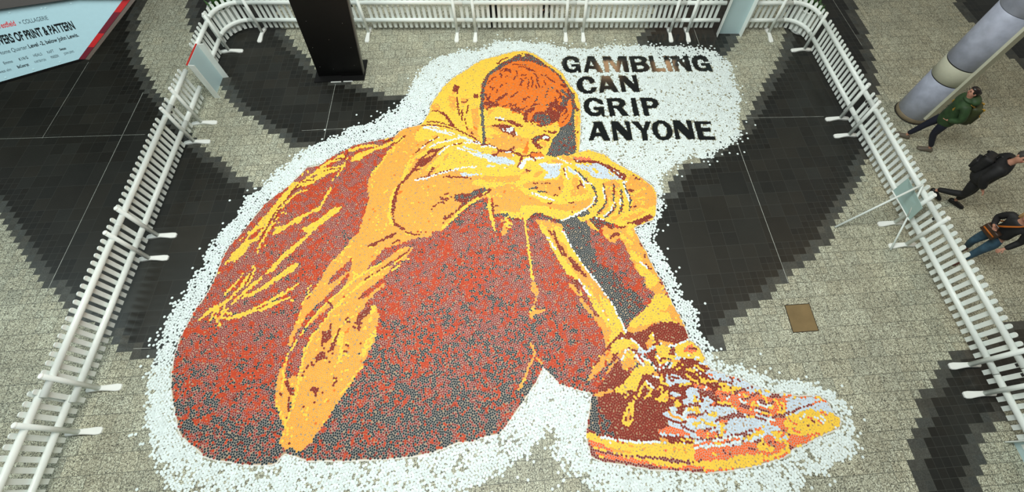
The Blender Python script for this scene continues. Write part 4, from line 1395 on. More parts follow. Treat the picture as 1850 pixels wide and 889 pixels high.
# the notch of bare chips between calf and shoe stays outside the outline
WHITE = ats([(773,116),(781,111),(791,103),(813,97),(839,90),(865,90),(888,80),(900,75),(940,73),(980,77),(1010,83),(1050,88),(1080,85),(1110,82),(1150,82),(1190,82),(1240,83),(1280,88),(1300,97),(1320,115),(1330,150),(1340,180),(1334,210),(1340,240),(1325,262),(1300,272),(1280,286),(1250,284),(1230,295),(1210,308),(1195,318),(1200,350),(1196,382),(1184,411),(1181,424),(1187,444),(1200,460),(1212,482),(1221,502),(1236,531),(1254,552),(1260,580),(1269,597),(1282,624),(1296,652),(1314,660),(1342,660),(1362,669),(1376,675),(1393,685),(1419,688),(1448,688),(1485,698),(1500,704),(1519,719),(1533,736),(1539,764),(1547,776),(1553,799),(1549,817),(1539,823),(1521,833),(1497,843),(1489,858),(1462,868),(1445,886),(1420,900),(1250,915),(1100,900),(1080,888),(1059,878),(1051,868),(1032,861),(1012,848),(1004,840),(996,826),(997,808),(1009,793),(992,780),(986,788),(968,799),(965,817),(953,832),(930,845),(904,850),(904,864),(881,868),(849,878),(837,890),(780,900),(600,910),(450,910),(330,900),(310,883),(300,868),(292,858),(278,847),(274,837),(276,809),(270,798),(263,778),(261,762),(263,747),(266,715),(266,692),(271,679),(271,663),(274,645),(278,633),(288,618),(289,605),(296,591),(304,570),(313,551),(338,528),(341,512),(360,482),(380,446),(404,413),(425,395),(429,382),(446,356),(473,335),(505,302),(525,289),(544,272),(562,264),(584,252),(604,243),(622,237),(630,230),(656,225),(680,213),(708,198),(720,188),(735,168),(742,154),(755,134)])
# letters of the slogan: (word, crop x, crop y, scale, outline, hole ...)
LET = [
('G','GAMBLING',1000,85,10.217,'480,290 470,230 420,190 350,172 290,172 220,190 170,235 150,300 160,350 190,410 240,455 310,475 380,475 420,460 450,435 462,468 512,468 490,318 330,318 328,362 408,365 400,405 350,415 300,405 260,360 245,310 250,255 290,228 340,228 380,250 395,285'),
('A','GAMBLING',1000,85,10.217,'565,468 630,172 740,172 920,468 820,468 785,408 655,408 638,468','668,350 685,255 750,350'),
('M','GAMBLING',1000,85,10.217,'960,468 900,175 1040,175 1160,360 1190,172 1340,172 1400,465 1310,465 1258,255 1215,468 1165,468 1005,245 1030,468'),
('B','GAMBLING',1000,85,10.217,'1390,172 1600,170 1690,190 1730,240 1690,295 1750,330 1775,385 1740,440 1680,462 1460,464','1490,222 1590,220 1635,250 1600,285 1505,290','1530,338 1620,335 1675,370 1650,410 1545,412'),
('L','GAMBLING',1140,85,10.217,'318,165 400,165 462,395 630,395 642,455 395,455'),
('I','GAMBLING',1140,85,10.217,'595,165 685,165 777,450 685,450'),
('N','GAMBLING',1140,85,10.217,'735,165 850,165 1015,355 962,165 1042,165 1130,448 1040,448 850,240 888,445 810,445'),
('G','GAMBLING',1140,85,10.217,'1425,260 1390,200 1330,165 1250,160 1180,175 1130,215 1120,270 1150,350 1200,410 1280,450 1350,455 1400,445 1425,425 1450,450 1510,452 1450,298 1280,305 1295,345 1380,348 1385,385 1330,395 1260,370 1220,310 1215,250 1250,225 1300,225 1340,265'),
('C','CAN',1000,85,10.217,'765,650 750,600 700,560 620,542 540,550 470,590 430,650 425,720 460,790 520,840 600,868 700,860 770,820 800,745 700,750 685,795 630,808 570,780 535,710 535,640 570,605 630,605 665,640 680,680'),
('A','CAN',1000,85,10.217,'845,845 890,535 1030,533 1205,833 1110,835 1070,780 940,782 920,845','945,720 965,640 1025,718'),
('N','CAN',1000,85,10.217,'1200,530 1320,530 1490,690 1440,525 1525,525 1595,832 1490,832 1295,640 1345,832 1262,832'),
('G','GRIP',1030,170,6.13,'375,120 350,70 280,42 210,45 160,80 148,140 170,200 220,240 280,250 330,235 345,215 355,250 385,250 372,142 260,145 262,175 315,178 310,200 270,210 230,190 208,140 215,95 250,75 290,82 320,108'),
('R','GRIP',1030,170,6.13,'402,50 540,45 600,70 615,115 575,150 655,240 580,243 510,160 480,160 502,245 440,248','460,82 525,78 550,100 535,128 472,130'),
('I','GRIP',1030,170,6.13,'668,45 722,45 768,242 706,245'),
('P','GRIP',1030,170,6.13,'772,42 900,42 960,65 982,115 950,155 860,160 880,242 822,240','840,80 900,78 920,100 900,128 852,128'),
('A','ANYONE',1030,170,6.13,'205,512 262,345 250,308 350,305 447,517 375,515 345,468 275,470 258,512','285,430 302,370 335,430'),
('N','ANYONE',1030,170,6.13,'452,302 525,302 635,415 600,302 655,303 692,512 625,512 510,390 535,515 482,515'),
('Y','ANYONE',1030,170,6.13,'675,305 755,305 810,385 835,305 893,305 850,420 862,515 803,515 790,420'),
('O','ANYONE',1030,170,6.13,'980,290 1050,300 1110,350 1135,410 1130,460 1090,505 1030,515 970,495 920,440 905,385 915,325','985,325 1030,335 1065,375 1075,430 1055,470 1010,475 975,430 965,370'),
('N','ANYONE',1030,170,6.13,'1135,290 1210,292 1315,400 1280,292 1338,294 1385,500 1310,502 1190,385 1222,500 1168,500'),
('E','ANYONE',1030,170,6.13,'1370,302 1555,305 1560,335 1440,335 1450,375 1550,375 1558,415 1465,415 1480,468 1600,470 1612,508 1425,508'),
]
VINYL = mat('black_gloss_vinyl', (0.008, 0.010, 0.010), 0.10, spec=0.6)
letter_polys = []
order = {}
for L_ in LET:
    ch, word, ox, oy, sc = L_[:5]
    loops = [ats(np.array([[float(v) for v in t.split(',')] for t in s.split()])/sc + (ox, oy)) for s in L_[5:]]
    letter_polys.append(loops)
    cu = bpy.data.curves.new('letter', 'CURVE'); cu.dimensions = '2D'; cu.fill_mode = 'BOTH'; cu.extrude = 0.002
    c0 = loops[0].mean(0)
    for lp in loops:
        sp = cu.splines.new('POLY'); sp.points.add(len(lp)-1); sp.use_cyclic_u = True
        for k, p in enumerate(lp): sp.points[k].co = (p[0]-c0[0], p[1]-c0[1], 0, 1)
    tmp = bpy.data.objects.new('tmp', cu); C.objects.link(tmp)
    bpy.context.view_layer.update()
    me = bpy.data.meshes.new_from_object(tmp.evaluated_get(bpy.context.evaluated_depsgraph_get()))
    bpy.data.objects.remove(tmp)
    lo = link_mesh('floor_letter', me, VINYL); me.name = 'floor_letter'; lo.location = (c0[0], c0[1], 0.0022)
    k = order[word] = order.get(word, 0)+1
    nth = ['first','second','third','fourth','fifth','sixth','seventh','eighth'][k-1]
    tag(lo, 'glossy black floor letter %s, %s letter of the word %s among white chips' % (ch, nth, word.title() if False else word), 'letter', 'black letters of the floor slogan')

# ---- chip centres ---------------------------------------------------------------
CH_R = 0.0205
def warp(P):
    x, y = P[:,0], P[:,1]
    return P + np.stack([0.03*np.sin(1.9*y+0.9*np.sin(1.6*x)), 0.03*np.sin(1.7*x+1.1+.8*np.sin(1.3*y))], -1)
def hexgrid(s, x0, x1, y0, y1, ang):
    n = int(max(x1-x0, y1-y0)/s*1.2); a = np.arange(-n, n)
    I, J = np.meshgrid(a, a); X = (I+0.5*(J % 2))*s; Y = J*s*0.866
    P = np.stack([X.ravel(), Y.ravel()], -1); c, s_ = math.cos(ang), math.sin(ang)
    P = P@np.array([[c, -s_], [s_, c]]) + ((x0+x1)/2, (y0+y1)/2)
    P = warp(P)
    return P[(P[:,0] > x0) & (P[:,0] < x1) & (P[:,1] > y0) & (P[:,1] < y1)]
from mathutils import kdtree
def settle(P, dmin, it=7, jit=0.011):
    """shake the chips and let neighbours push each other apart, so that the packing is as irregular as hand-laid chips"""
    P = P + rng.normal(0, jit, P.shape)
    for k in range(it):
        kd = kdtree.KDTree(len(P))
        for i, p in enumerate(P): kd.insert((p[0], p[1], 0), i)
        kd.balance(); A = np.empty((len(P), 6), int)
        for i, p in enumerate(P): A[i] = [q[1] for q in kd.find_n((p[0], p[1], 0), 7)][1:]
        D = P[:,None,:]-P[A]; L_ = np.maximum(np.sqrt((D**2).sum(-1)), 1e-5)
        push = np.clip(dmin-L_, 0, None)/L_*0.5
        P = P + (D*push[...,None]).sum(1)*0.75
    return P
bb = (FIG[:,0].min()-.1, FIG[:,0].max()+.1, FIG[:,1].min()-.1, FIG[:,1].max()+.1)
PF = settle(hexgrid(0.0356, *bb, 0.35), 0.0359); PF = PF[inside(PF, FIG)]
PF = PF[seg_dist(PF, FIG) > 0.007]
cls = np.full(len(PF), 'M', dtype='<U1')
for code, pts, wd in OPS:
    P = ats(pts)
    if wd is None: cls[inside(PF, P)] = code
    else:
        # stroke: width given in photo pixels; converted with the local floor scale
        m_ = pts.mean(0); g = np.array(at(m_[0]+1, m_[1]))-np.array(at(*m_)); g2 = np.array(at(m_[0], m_[1]+1))-np.array(at(*m_))
        px = math.sqrt(abs(g[0]*g2[1]-g[1]*g2[0]))
        cls[seg_dist(PF, P, closed=False) < max(wd*px*0.5, 0.0125)] = code
# density of black chips over the dark clothing (photo px, share)
KD = [(380,560,.02),(420,500,.02),(560,380,.01),(470,420,.01),(640,330,.01),(420,620,.09),(350,640,.16),(500,640,.07),(340,700,.38),(430,700,.26),(330,745,.62),(400,770,.62),(470,720,.26),(470,790,.66),(430,820,.72),
 (800,420,.05),(760,450,.07),(850,480,.14),(750,520,.10),(650,540,.02),(700,560,.05),(800,560,.26),(900,560,.26),(930,500,.14),(1000,450,.03),(1000,520,.05),(1060,580,.03),(1040,640,.10),(980,600,.35),(990,640,.42),(1030,680,.38),
 (720,620,.30),(820,620,.36),(900,620,.40),(700,680,.45),(800,680,.48),(900,680,.52),(640,740,.62),(740,740,.66),(840,740,.66),(900,740,.60),(660,800,.66),(740,800,.70),(820,780,.66),(560,815,.66),(1100,480,.05),(1130,430,.03),(1150,520,.10)]
KP = ats([(a, b) for a, b, _ in KD]); KV = np.array([c for _, _, c in KD])
d2 = ((PF[:,None,:]-KP[None])**2).sum(-1)+1e-3; wgt = 1/d2**2; dens = (wgt*KV).sum(1)/wgt.sum(1)
def vnoise(P, s, seed):
    r = np.random.default_rng(seed).normal(size=(64, 64)); X = P/s; X0 = np.floor(X).astype(int); f = X-X0; f = f*f*(3-2*f)
    g = lambda a, b: r[(X0[:,0]+a) % 64, (X0[:,1]+b) % 64]
    return (g(0,0)*(1-f[:,0])+g(1,0)*f[:,0])*(1-f[:,1]) + (g(0,1)*(1-f[:,0])+g(1,1)*f[:,0])*f[:,1]
n1 = vnoise(PF, 0.08, 3)*.8+0.9*rng.normal(size=len(PF)); n2 = vnoise(PF, 0.075, 5)*1.0+0.45*vnoise(PF, .4, 9)+0.8*rng.normal(size=len(PF))
r1 = rng.random(len(PF))
# threshold noise so that a share `dens` turns black, in clumps
rank = np.argsort(np.argsort(n1))/len(n1); rank2 = np.argsort(np.argsort(n2))/len(n2)
isM = cls == 'M'
cls[isM & (rank2 > 0.60)] = 'T'
cls[isM & (rank < dens)] = 'K'
isk = cls == 'k'; cls[isk] = np.where(r1[isk] < 0.66, 'K', 'm')
# pepper a few strays like the hand-laid original
st = rng.random(len(PF))
cls[(cls == 'K') & (st < 0.05)] = 'm'
o_ = cls == 'O'; nO = vnoise(PF, 0.09, 21)+.7*rng.normal(size=len(PF)); cls[o_ & (nO > 1.75)] = 'Y'; cls[o_ & (nO < -2.6)] = 'H'
y_ = cls == 'Y'; cls[y_ & (nO > 2.3)] = 'O'
# ---- loose white chips ----------------------------------------------------------
wb = (WHITE[:,0].min(), WHITE[:,0].max(), WHITE[:,1].min(), WHITE[:,1].max())
PW = hexgrid(0.0405, *wb, -0.2); PW = PW[inside(PW, WHITE) & ~inside(PW, FIG)]; PW = settle(PW, 0.0408, 4, .009)
PW2 = hexgrid(0.075, *wb, 0.9) + rng.normal(0, 0.02, (1,2)); PW2 = PW2 + rng.normal(0, 0.02, PW2.shape)
PW3 = hexgrid(0.07, wb[0]-.3, wb[1]+.3, wb[2]-.2, wb[3]+.3, 0.5); PW3 = PW3 + rng.normal(0, 0.03, PW3.shape)
def clear(P, gap=0.019):
    ok = ~inside(P, FIG) & (seg_dist(P, FIG) > gap)
    for lp in letter_polys:
        c = lp[0].mean(0); near = np.hypot(*(P-c).T) < 1.0
        idx = np.where(near & ok)[0]
        if len(idx):
            Q = P[idx]; ins = inside(Q, lp[0])
            for h in lp[1:]: ins &= ~inside(Q, h)
            d = np.min([seg_dist(Q, l_) for l_ in lp], 0)
            ok[idx[ins | (d < 0.012)]] = False
    return ok
def keep_inside(P, layer):
    Pn = P + np.stack([vnoise(P, .13, 41), vnoise(P, .13, 43)], -1)*0.032
    ins = inside(Pn, WHITE); d = seg_dist(Pn, WHITE)
    nz = vnoise(P, 0.16, 31)
    if layer == 3: return (~ins & (rng.random(len(P)) < 0.40*np.exp(-d/0.07))) | (ins & (d < .05) & (rng.random(len(P)) < .3))
    p = np.clip(0.70 + d/0.12*0.28 + 0.08*nz, 0.3, 0.985)
    p = np.where(P[:,1] < 0.55, p*np.clip(0.9+0.13*nz, .45, 1.0), p)    # thinner towards the near edge
    p = np.where((P[:,1] > 5) & (P[:,0] > 1), p*0.955, p)
    return ins & (rng.random(len(P)) < p*(0.5 if layer == 2 else 1))
PW = PW[keep_inside(PW, 1)]; PW2 = PW2[keep_inside(PW2, 2)]; PW3 = PW3[keep_inside(PW3, 3)]
PWa = np.concatenate([PW, PW2, PW3]); lay = np.concatenate([np.zeros(len(PW)), np.ones(len(PW2)), np.zeros(len(PW3))])
ok = clear(PWa); PWa, lay = PWa[ok], lay[ok]

CM = {k: chip_mat(*v) for k, v in {
 'W': ('chip_white', (0.78, 0.87, 0.86), 0.10), 'B': ('chip_pale_blue', (0.60, 0.72, 0.84), 0.10),
 'Y': ('chip_yellow', (0.98, 0.63, 0.07), 0.06), 'O': ('chip_orange', (0.96, 0.38, 0.045), 0.08), 'T': ('chip_vermilion', (0.56, 0.060, 0.018), 0.16),
 'H': ('chip_amber', (0.88, 0.20, 0.02), 0.12), 'F': ('chip_tangerine', (0.92, 0.135, 0.012), 0.08),
 'm': ('chip_maroon', (0.24, 0.022, 0.012), 0.18), 'M': ('chip_brown_red', (0.30, 0.032, 0.018), 0.22), 'R': ('chip_crimson', (0.22, 0.016, 0.009), 0.12), 'K': ('chip_black', (0.012, 0.022, 0.026), 0.2),
 's': ('chip_spot_white', (0.80, 0.82, 0.80), 0.08), 'p': ('chip_spot_peach', (0.98, 0.68, 0.26), 0.05), 'q': ('chip_spot_rose', (0.42, 0.15, 0.09), 0.2)}.items()}
SPOT = {'B': 's', 'O': 'p', 'm': 'q', 'M': 's', 'R': 's', 'F': 's', 'K': 's', 'T': None, 'H': None, 'W': None, 'Y': None}
H_CH = 0.0033
def chip_geo(spotted, seg=12):
    a = np.arange(seg)/seg*2*math.pi
    if spotted: a = a + (np.arange(seg) % 2)*0.28      # narrow spots, wide base sectors
    ring = np.stack([np.cos(a), np.sin(a)], -1)
    if spotted:
        V = np.concatenate([np.c_[ring*0.68, np.ones(seg)], np.c_[ring, np.ones(seg)*0.93], np.c_[ring, np.zeros(seg)]])
        Fq = [(k, (k+1) % seg, (k+1) % seg+seg, k+seg) for k in range(seg)]
        Fq = [(k+seg, (k+1) % seg+seg, (k+1) % seg, k) for k in range(seg)] + [(k+2*seg, (k+1) % seg+2*seg, (k+1) % seg+seg, k+seg) for k in range(seg)]
        mi = [k % 2 for k in range(seg)]*2 + [0]
        return V, Fq, list(range(seg)), mi
    V = np.concatenate([np.c_[ring, np.ones(seg)], np.c_[ring, np.zeros(seg)]])
    Fq = [(k+seg, (k+1) % seg+seg, (k+1) % seg, k) for k in range(seg)]
    return V, Fq, list(range(seg)), [0]*(seg+1)
def build_chips(name, P, codes, z, mats, tilt, rad):
    """one mesh holding many chips; per chip a random turn, small tilt and level"""
    Vs, loops, starts, tots, mis = [], [], [], [], []; vo = lo_ = 0
    for code in sorted(set(codes)):
        idx = np.where(codes == code)[0]; sp = SPOT[code] is not None
        V, Fq, cap, mi = chip_geo(sp, 12 if sp else 10); n = len(idx); nv = len(V)
        a = rng.random(n)*6.283; ca, sa = np.cos(a)[:,None], np.sin(a)[:,None]
        R = (rad[idx]*(1+rng.normal(0, .008, n)))[:,None]
        x, y, h = V[:,0][None], V[:,1][None], V[:,2][None]*H_CH
        X, Y = (x*ca-y*sa)*R, (x*sa+y*ca)*R
        tx, ty = rng.normal(0, 1, (2, n, 1))*np.array(tilt)[idx][None,:,None]
        Z = h + X*tx + Y*ty + z[idx][:,None] + np.abs(tx)*CH_R + np.abs(ty)*CH_R
        Vs.append(np.stack([X+P[idx,0:1], Y+P[idx,1:2], Z], -1).reshape(-1, 3))
        pat = np.array([v for f in Fq for v in f]+cap); npl = len(pat); nf = len(Fq)+1
        base = (np.arange(n)*nv+vo)[:,None]
        loops.append((pat[None]+base).ravel())
        tt = np.array([4]*len(Fq)+[len(cap)]); st_ = np.concatenate([[0], np.cumsum(tt)[:-1]])
        starts.append((st_[None]+(np.arange(n)*npl+lo_)[:,None]).ravel()); tots.append(np.tile(tt, n))
        m0 = mats.index(CM[code]); m1_ = mats.index(CM[SPOT[code]]) if sp else m0
        mis.append(np.tile(np.where(np.array(mi) == 1, m1_, m0), n))
        vo += n*nv; lo_ += n*npl
    V = np.concatenate(Vs).astype('f'); LO = np.concatenate(loops).astype('i'); ST = np.concatenate(starts).astype('i'); MI = np.concatenate(mis).astype('i')
    me = bpy.data.meshes.new(name); me.vertices.add(len(V)); me.vertices.foreach_set('co', V.ravel())
    me.loops.add(len(LO)); me.loops.foreach_set('vertex_index', LO); me.polygons.add(len(ST)); me.polygons.foreach_set('loop_start', ST)
    o = link_mesh(name, me, mats); me.polygons.foreach_set('material_index', MI); me.update(calc_edges=True); me.polygons.foreach_set('use_smooth', [False]*len(MI)); me.validate()
    return o
BASE_Z = 0.0016
camp = np.array([0, 0, 8.0])
FAM = {'W': 'white', 'B': 'white', 'Y': 'yellow', 'O': 'orange', 'H': 'orange', 'F': 'orange', 'T': 'red', 'm': 'red', 'M': 'red', 'R': 'red', 'K': 'black'}
allP = np.concatenate([PWa, PF]); allC = np.concatenate([np.full(len(PWa), 'W'), cls]).astype('<U1')
allZ = np.concatenate([0.0003 + rng.random(len(PWa))*0.0004 + lay*0.0036, BASE_Z + rng.random(len(PF))*0.0002])
allR = np.concatenate([np.full(len(PWa), CH_R), np.full(len(PF), 0.0190)])
allT = np.concatenate([0.018+lay*0.035, np.full(len(PF), 0.006)])
fam = np.array([FAM[c] for c in allC])
dist = np.sqrt((allP**2).sum(1)+64)
# a chip counts as in view when it lies inside the frame
dv = np.c_[allP, np.zeros(len(allP))]-camp; dep = dv@fwd; U = PPX+F_PX*(dv@RT)/dep; Vv = PPY-F_PX*(dv@UP)/dep
vis = (U > 6) & (U < 1844) & (Vv > 6) & (Vv < 883)
LABS = {'white': ('loose white gaming chip lying in the white field round the mosaic figure', 'loose white gaming chips near the lower edge'),
        'yellow': ('plain yellow gaming chip set into the floor mosaic of a crouching figure', 'yellow gaming chips of the mosaic'),
        'orange': ('orange gaming chip with pale edge spots in the floor mosaic figure', 'orange gaming chips of the mosaic'),
        'red': ('dark red gaming chip in the clothing of the mosaic figure', 'red gaming chips of the mosaic'),
        'black': ('black gaming chip with white edge spots in the mosaic trousers', 'black gaming chips of the mosaic')}
protos = {}
for fm_ in ('white', 'yellow', 'orange', 'red', 'black'):
    idx = np.where(fam == fm_)[0]; vi = idx[vis[idx] & ((lay[idx] == 1) if False else True)]
    near = vi[np.argsort(dist[vi])[:300]]; rest = np.setdiff1d(idx, near)
    mats = [CM[c] for c in dict.fromkeys([c for c in sorted(set(allC[idx]))] + [SPOT[c] for c in sorted(set(allC[idx])) if SPOT[c]])]
    so = build_chips('%s_chips' % fm_, allP[rest], allC[rest], allZ[rest], mats, allT[rest], allR[rest])
    tag(so, {'white': 'broad field of loose white gaming chips laid around the figure and slogan', 'yellow': 'yellow gaming chips forming the lit hood, sleeves and shoe soles of the figure',
             'orange': 'orange gaming chips forming the face, hair, jacket and shoe shading', 'red': 'red and maroon gaming chips forming the trousers, bag and outlines',
             'black': 'black gaming chips scattered through the trousers and hood shadow'}[fm_], 'gaming chips', None, 'stuff')
    for i in near:
        c = allC[i]
        CR = allR[i]; key = (c, round(float(CR), 4))
        if key not in protos:
            sp = SPOT[c] is not None; V, Fq, cap, mi = chip_geo(sp, 12 if sp else 10)
            me = bpy.data.meshes.new('gaming_chip'); me.from_pydata([(v[0]*CR, v[1]*CR, v[2]*H_CH) for v in V], [], Fq+[tuple(cap)])
            me.materials.append(CM[c]); me.materials.append(CM[SPOT[c]] if sp else CM[c]); me.polygons.foreach_set('material_index', mi); me.polygons.foreach_set('use_smooth', [False]*len(mi)); protos[key] = me
        o = bpy.data.objects.new('%s_gaming_chip' % fm_, protos[key]); C.objects.link(o)
        t = allT[i]; tl = (random.gauss(0, 1)*t, random.gauss(0, 1)*t)
        o.location = (allP[i,0], allP[i,1], allZ[i]+(abs(tl[0])+abs(tl[1]))*CH_R); o.rotation_euler = (tl[0], tl[1], random.uniform(0, 6.28))
        tag(o, LABS[fm_][0], '%s chip' % fm_, LABS[fm_][1])
# thin pale sheet the figure is laid on, just wider than the figure
def offset(poly, d):
    n = len(poly); out = []
    ar = 0.5*sum(poly[i][0]*poly[(i+1) % n][1]-poly[(i+1) % n][0]*poly[i][1] for i in range(n)); sg = 1 if ar > 0 else -1
    for i in range(n):
        a, b, c = Vector(poly[i-1]), Vector(poly[i]), Vector(poly[(i+1) % n]); t = ((b-a).normalized()+(c-b).normalized()).normalized()
        out.append(b+Vector((t.y, -t.x))*d*sg)
    return out
cu = bpy.data.curves.new('backing_sheet', 'CURVE'); cu.dimensions = '2D'; cu.fill_mode = 'BOTH'; cu.extrude = 0.0006
op = offset([tuple(p) for p in FIG], 0.016); sp = cu.splines.new('POLY'); sp.points.add(len(op)-1); sp.use_cyclic_u = True
for k, p in enumerate(op): sp.points[k].co = (p.x, p.y, 0, 1)
tmp = bpy.data.objects.new('tmp', cu); C.objects.link(tmp); bpy.context.view_layer.update()
me = bpy.data.meshes.new_from_object(tmp.evaluated_get(bpy.context.evaluated_depsgraph_get())); bpy.data.objects.remove(tmp)
bs_ = link_mesh('backing_sheet', me, mat('tan_vinyl', (0.44, 0.29, 0.16), 0.6)); bs_.location = (0, 0, 0.0008)
tag(bs_, 'thin cream sheet showing as a pale rim under the chip figure', 'floor sheet')
cu = bpy.data.curves.new('rim', 'CURVE'); cu.dimensions = '2D'; cu.fill_mode = 'BOTH'; cu.extrude = 0.0004
for off in (0.017, -0.004):
    op = offset([tuple(p) for p in FIG], off); sp = cu.splines.new('POLY'); sp.points.add(len(op)-1); sp.use_cyclic_u = True
    for k, p in enumerate(op): sp.points[k].co = (p.x, p.y, 0, 1)
tmp = bpy.data.objects.new('tmp', cu); C.objects.link(tmp); bpy.context.view_layer.update()
me = bpy.data.meshes.new_from_object(tmp.evaluated_get(bpy.context.evaluated_depsgraph_get())); bpy.data.objects.remove(tmp)
rim = link_mesh('pale_rim', me, mat('cream_vinyl', (0.70, 0.68, 0.62), 0.5), bs_); rim.location = (0, 0, 0.001)
print('CHIPS', len(allP), 'figure', len(PF), {f: int((fam == f).sum()) for f in set(fam)})

# ------------------------------------------------------------------ people
SKIN = mat('skin', (0.50, 0.25, 0.17), 0.5, noise=0.05, nscale=30)
def skinned(name, nodes, edges, m, parent, root=0, sub=2, smooth=True):
    """nodes: (x, y, z, rx[, ry]); one continuous skinned surface"""
    me = bpy.data.meshes.new(name); me.from_pydata([n[:3] for n in nodes], edges, []); me.update()
    o = bpy.data.objects.new(name, me); C.objects.link(o)
    sk = o.modifiers.new('skin', 'SKIN'); sk.use_smooth_shade = True; sk.branch_smoothing = 0.6
    if not me.skin_vertices: 
        bpy.context.view_layer.objects.active = o; bpy.ops.mesh.customdata_skin_add()
    for i, n in enumerate(nodes):
        me.skin_vertices[0].data[i].radius = (n[3], n[4] if len(n) > 4 else n[3]); me.skin_vertices[0].data[i].use_root = (i == root)
    s = o.modifiers.new('sub', 'SUBSURF'); s.levels = sub; s.render_levels = sub
    bpy.context.view_layer.update()
    me2 = bpy.data.meshes.new_from_object(o.evaluated_get(bpy.context.evaluated_depsgraph_get()))
    bpy.data.objects.remove(o); bpy.data.meshes.remove(me)
    me2.materials.clear(); o2 = link_mesh(name, me2, m, parent, smooth); me2.name = name
    return o2
def ell(bm, c, r, rot=None, u=16, v=10):
    g = bmesh.ops.create_uvsphere(bm, u_segments=u, v_segments=v, radius=1.0); vs = g['verts']
    bmesh.ops.scale(bm, vec=r, verts=vs)
    if rot is not None: bmesh.ops.rotate(bm, verts=vs, cent=(0,0,0), matrix=rot)
    bmesh.ops.translate(bm, verts=vs, vec=c); return vs
def V3(*a): return Vector(a)
def person(loc, face, label, H, J, top, bottom, shoe, hair_m, hair='bun', sleeves=True, coat_len=0.0, coat_puff=1.0, hood=False, belt=None):
    """J: joints in local metres for a figure of height 1.70 (x right, y forward)"""
    root = empty('person', (*loc, 0), face, label, 'person'); k = H/1.70
    g = {n: Vector(p)*k for n, p in J.items()}
    nodes, edges, idx = [], [], {}
    def add(n, p, r, par=None, r2=None):
        idx[n] = len(nodes); nodes.append((p.x, p.y, p.z, r*k, (r2 or r)*k))
        if par is not None: edges.append((idx[par], idx[n]))
    pel, che, nk, hd = g['pelvis'], g['chest'], g['neck'], g['head']
    add('pelvis', pel, .10, None, .075); mid = pel.lerp(che, .5); add('waist', mid, .095, 'pelvis', .07); add('chest', che, .10, 'waist', .075)
    add('neck0', nk, .058, 'chest'); nh = nk.lerp(hd, .45); add('neck1', nh, .050, 'neck0')
    hdir = (hd-nh).normalized(); fw = g['look'].normalized()
    add('jaw', hd-hdir*.035*k+fw*.012*k, .066, 'neck1', .072); add('skull', hd+hdir*.03*k-fw*.004*k, .075, 'jaw', .085); add('crown', hd+hdir*.095*k-fw*.008*k, .048, 'skull', .055)
    for s in ('L', 'R'):
        add('hip'+s, g['hip'+s], .07, 'pelvis'); add('thigh'+s, g['hip'+s].lerp(g['knee'+s], .5), .064, 'hip'+s); add('knee'+s, g['knee'+s], .047, 'thigh'+s)
        add('calf'+s, g['knee'+s].lerp(g['ank'+s], .35), .044, 'knee'+s); add('ank'+s, g['ank'+s], .030, 'calf'+s); add('heel'+s, g['ank'+s]+V3(0,0,-.035*k), .026, 'ank'+s); add('toe'+s, g['ank'+s].lerp(g['toe'+s], .7), .018, 'heel'+s)
        add('sh'+s, g['sh'+s], .045, 'chest'); add('arm'+s, g['sh'+s].lerp(g['elb'+s], .5), .046, 'sh'+s); add('elb'+s, g['elb'+s], .038, 'arm'+s); add('wr'+s, g['wr'+s], .026, 'elb'+s)
        hv = (g['hand'+s]-g['wr'+s]); pm = g['wr'+s]+hv*.55; add('palm'+s, pm, .030, 'wr'+s, .018)
        hdn = hv.normalized(); sd = hdn.cross(V3(0,0,1)); sd = (sd if sd.length > .1 else V3(1,0,0)).normalized(); cu = sd.cross(hdn).normalized()
        for f, (off, ln) in enumerate(((-.026,.052),(-.009,.062),(.009,.060),(.026,.045))):
            p0 = pm+sd*off*k+hdn*.035*k; p1 = p0+hdn*ln*.5*k-cu*.006*k; p2 = p0+hdn*ln*k*.9-cu*.022*k
            add('f%d%s' % (f, s), p0, .0095, 'palm'+s); add('g%d%s' % (f, s), p1, .0085, 'f%d%s' % (f, s)); add('h%d%s' % (f, s), p2, .0075, 'g%d%s' % (f, s))
        t0 = pm+sd*-.034*k+hdn*-.005*k; add('t0'+s, t0, .010, 'palm'+s); add('t1'+s, t0+(sd*-.018+hdn*.035)*k, .009, 't0'+s)
    body = skinned('body', nodes, edges, SKIN, root, 0, 2)
    # face details
    up = hdir; rt = fw.cross(up).normalized(); hr = Matrix((rt, fw, up)).transposed()
    hc = hd+hdir*.02*k
    bm = bmesh.new(); ell(bm, hc+fw*.088*k-up*.006*k, (.012*k, .016*k, .022*k), hr, 10, 8); obj('nose', bm, SKIN, root, True)
    bm = bmesh.new()
    for s in (-1, 1): ell(bm, hc+fw*.074*k+rt*s*.030*k+up*.018*k, (.013*k, .007*k, .007*k), hr, 8, 6)
    obj('eye', bm, mat('eye_dark', (.02,.015,.012), .3), root, True)
    bm = bmesh.new()
    for s in (-1, 1): ell(bm, hc+fw*.076*k+rt*s*.031*k+up*.036*k, (.018*k, .006*k, .004*k), hr, 8, 6)
    obj('eyebrow', bm, hair_m, root, True)
    bm = bmesh.new(); ell(bm, hc+fw*.078*k-up*.042*k, (.021*k, .008*k, .007*k), hr, 10, 6); obj('mouth', bm, mat('lips', (.35,.09,.07), .5), root, True)
    bm = bmesh.new()
    for s in (-1, 1): ell(bm, hc+rt*s*.075*k-fw*.005*k, (.010*k, .018*k, .027*k), hr, 8, 6)
    obj('ear', bm, SKIN, root, True)
    # hair
    bm = bmesh.new(); ell(bm, hc+up*.036*k-fw*.022*k, (.084*k, .094*k, .086*k), hr, 20, 14)
    cutc = hc+fw*.035*k+up*.02*k
    for v in list(bm.verts):
        q = v.co-cutc
        if q.dot(fw) > 0 and q.dot(up) < .055*k: v.co = v.co - fw*(q.dot(fw))*0.98 
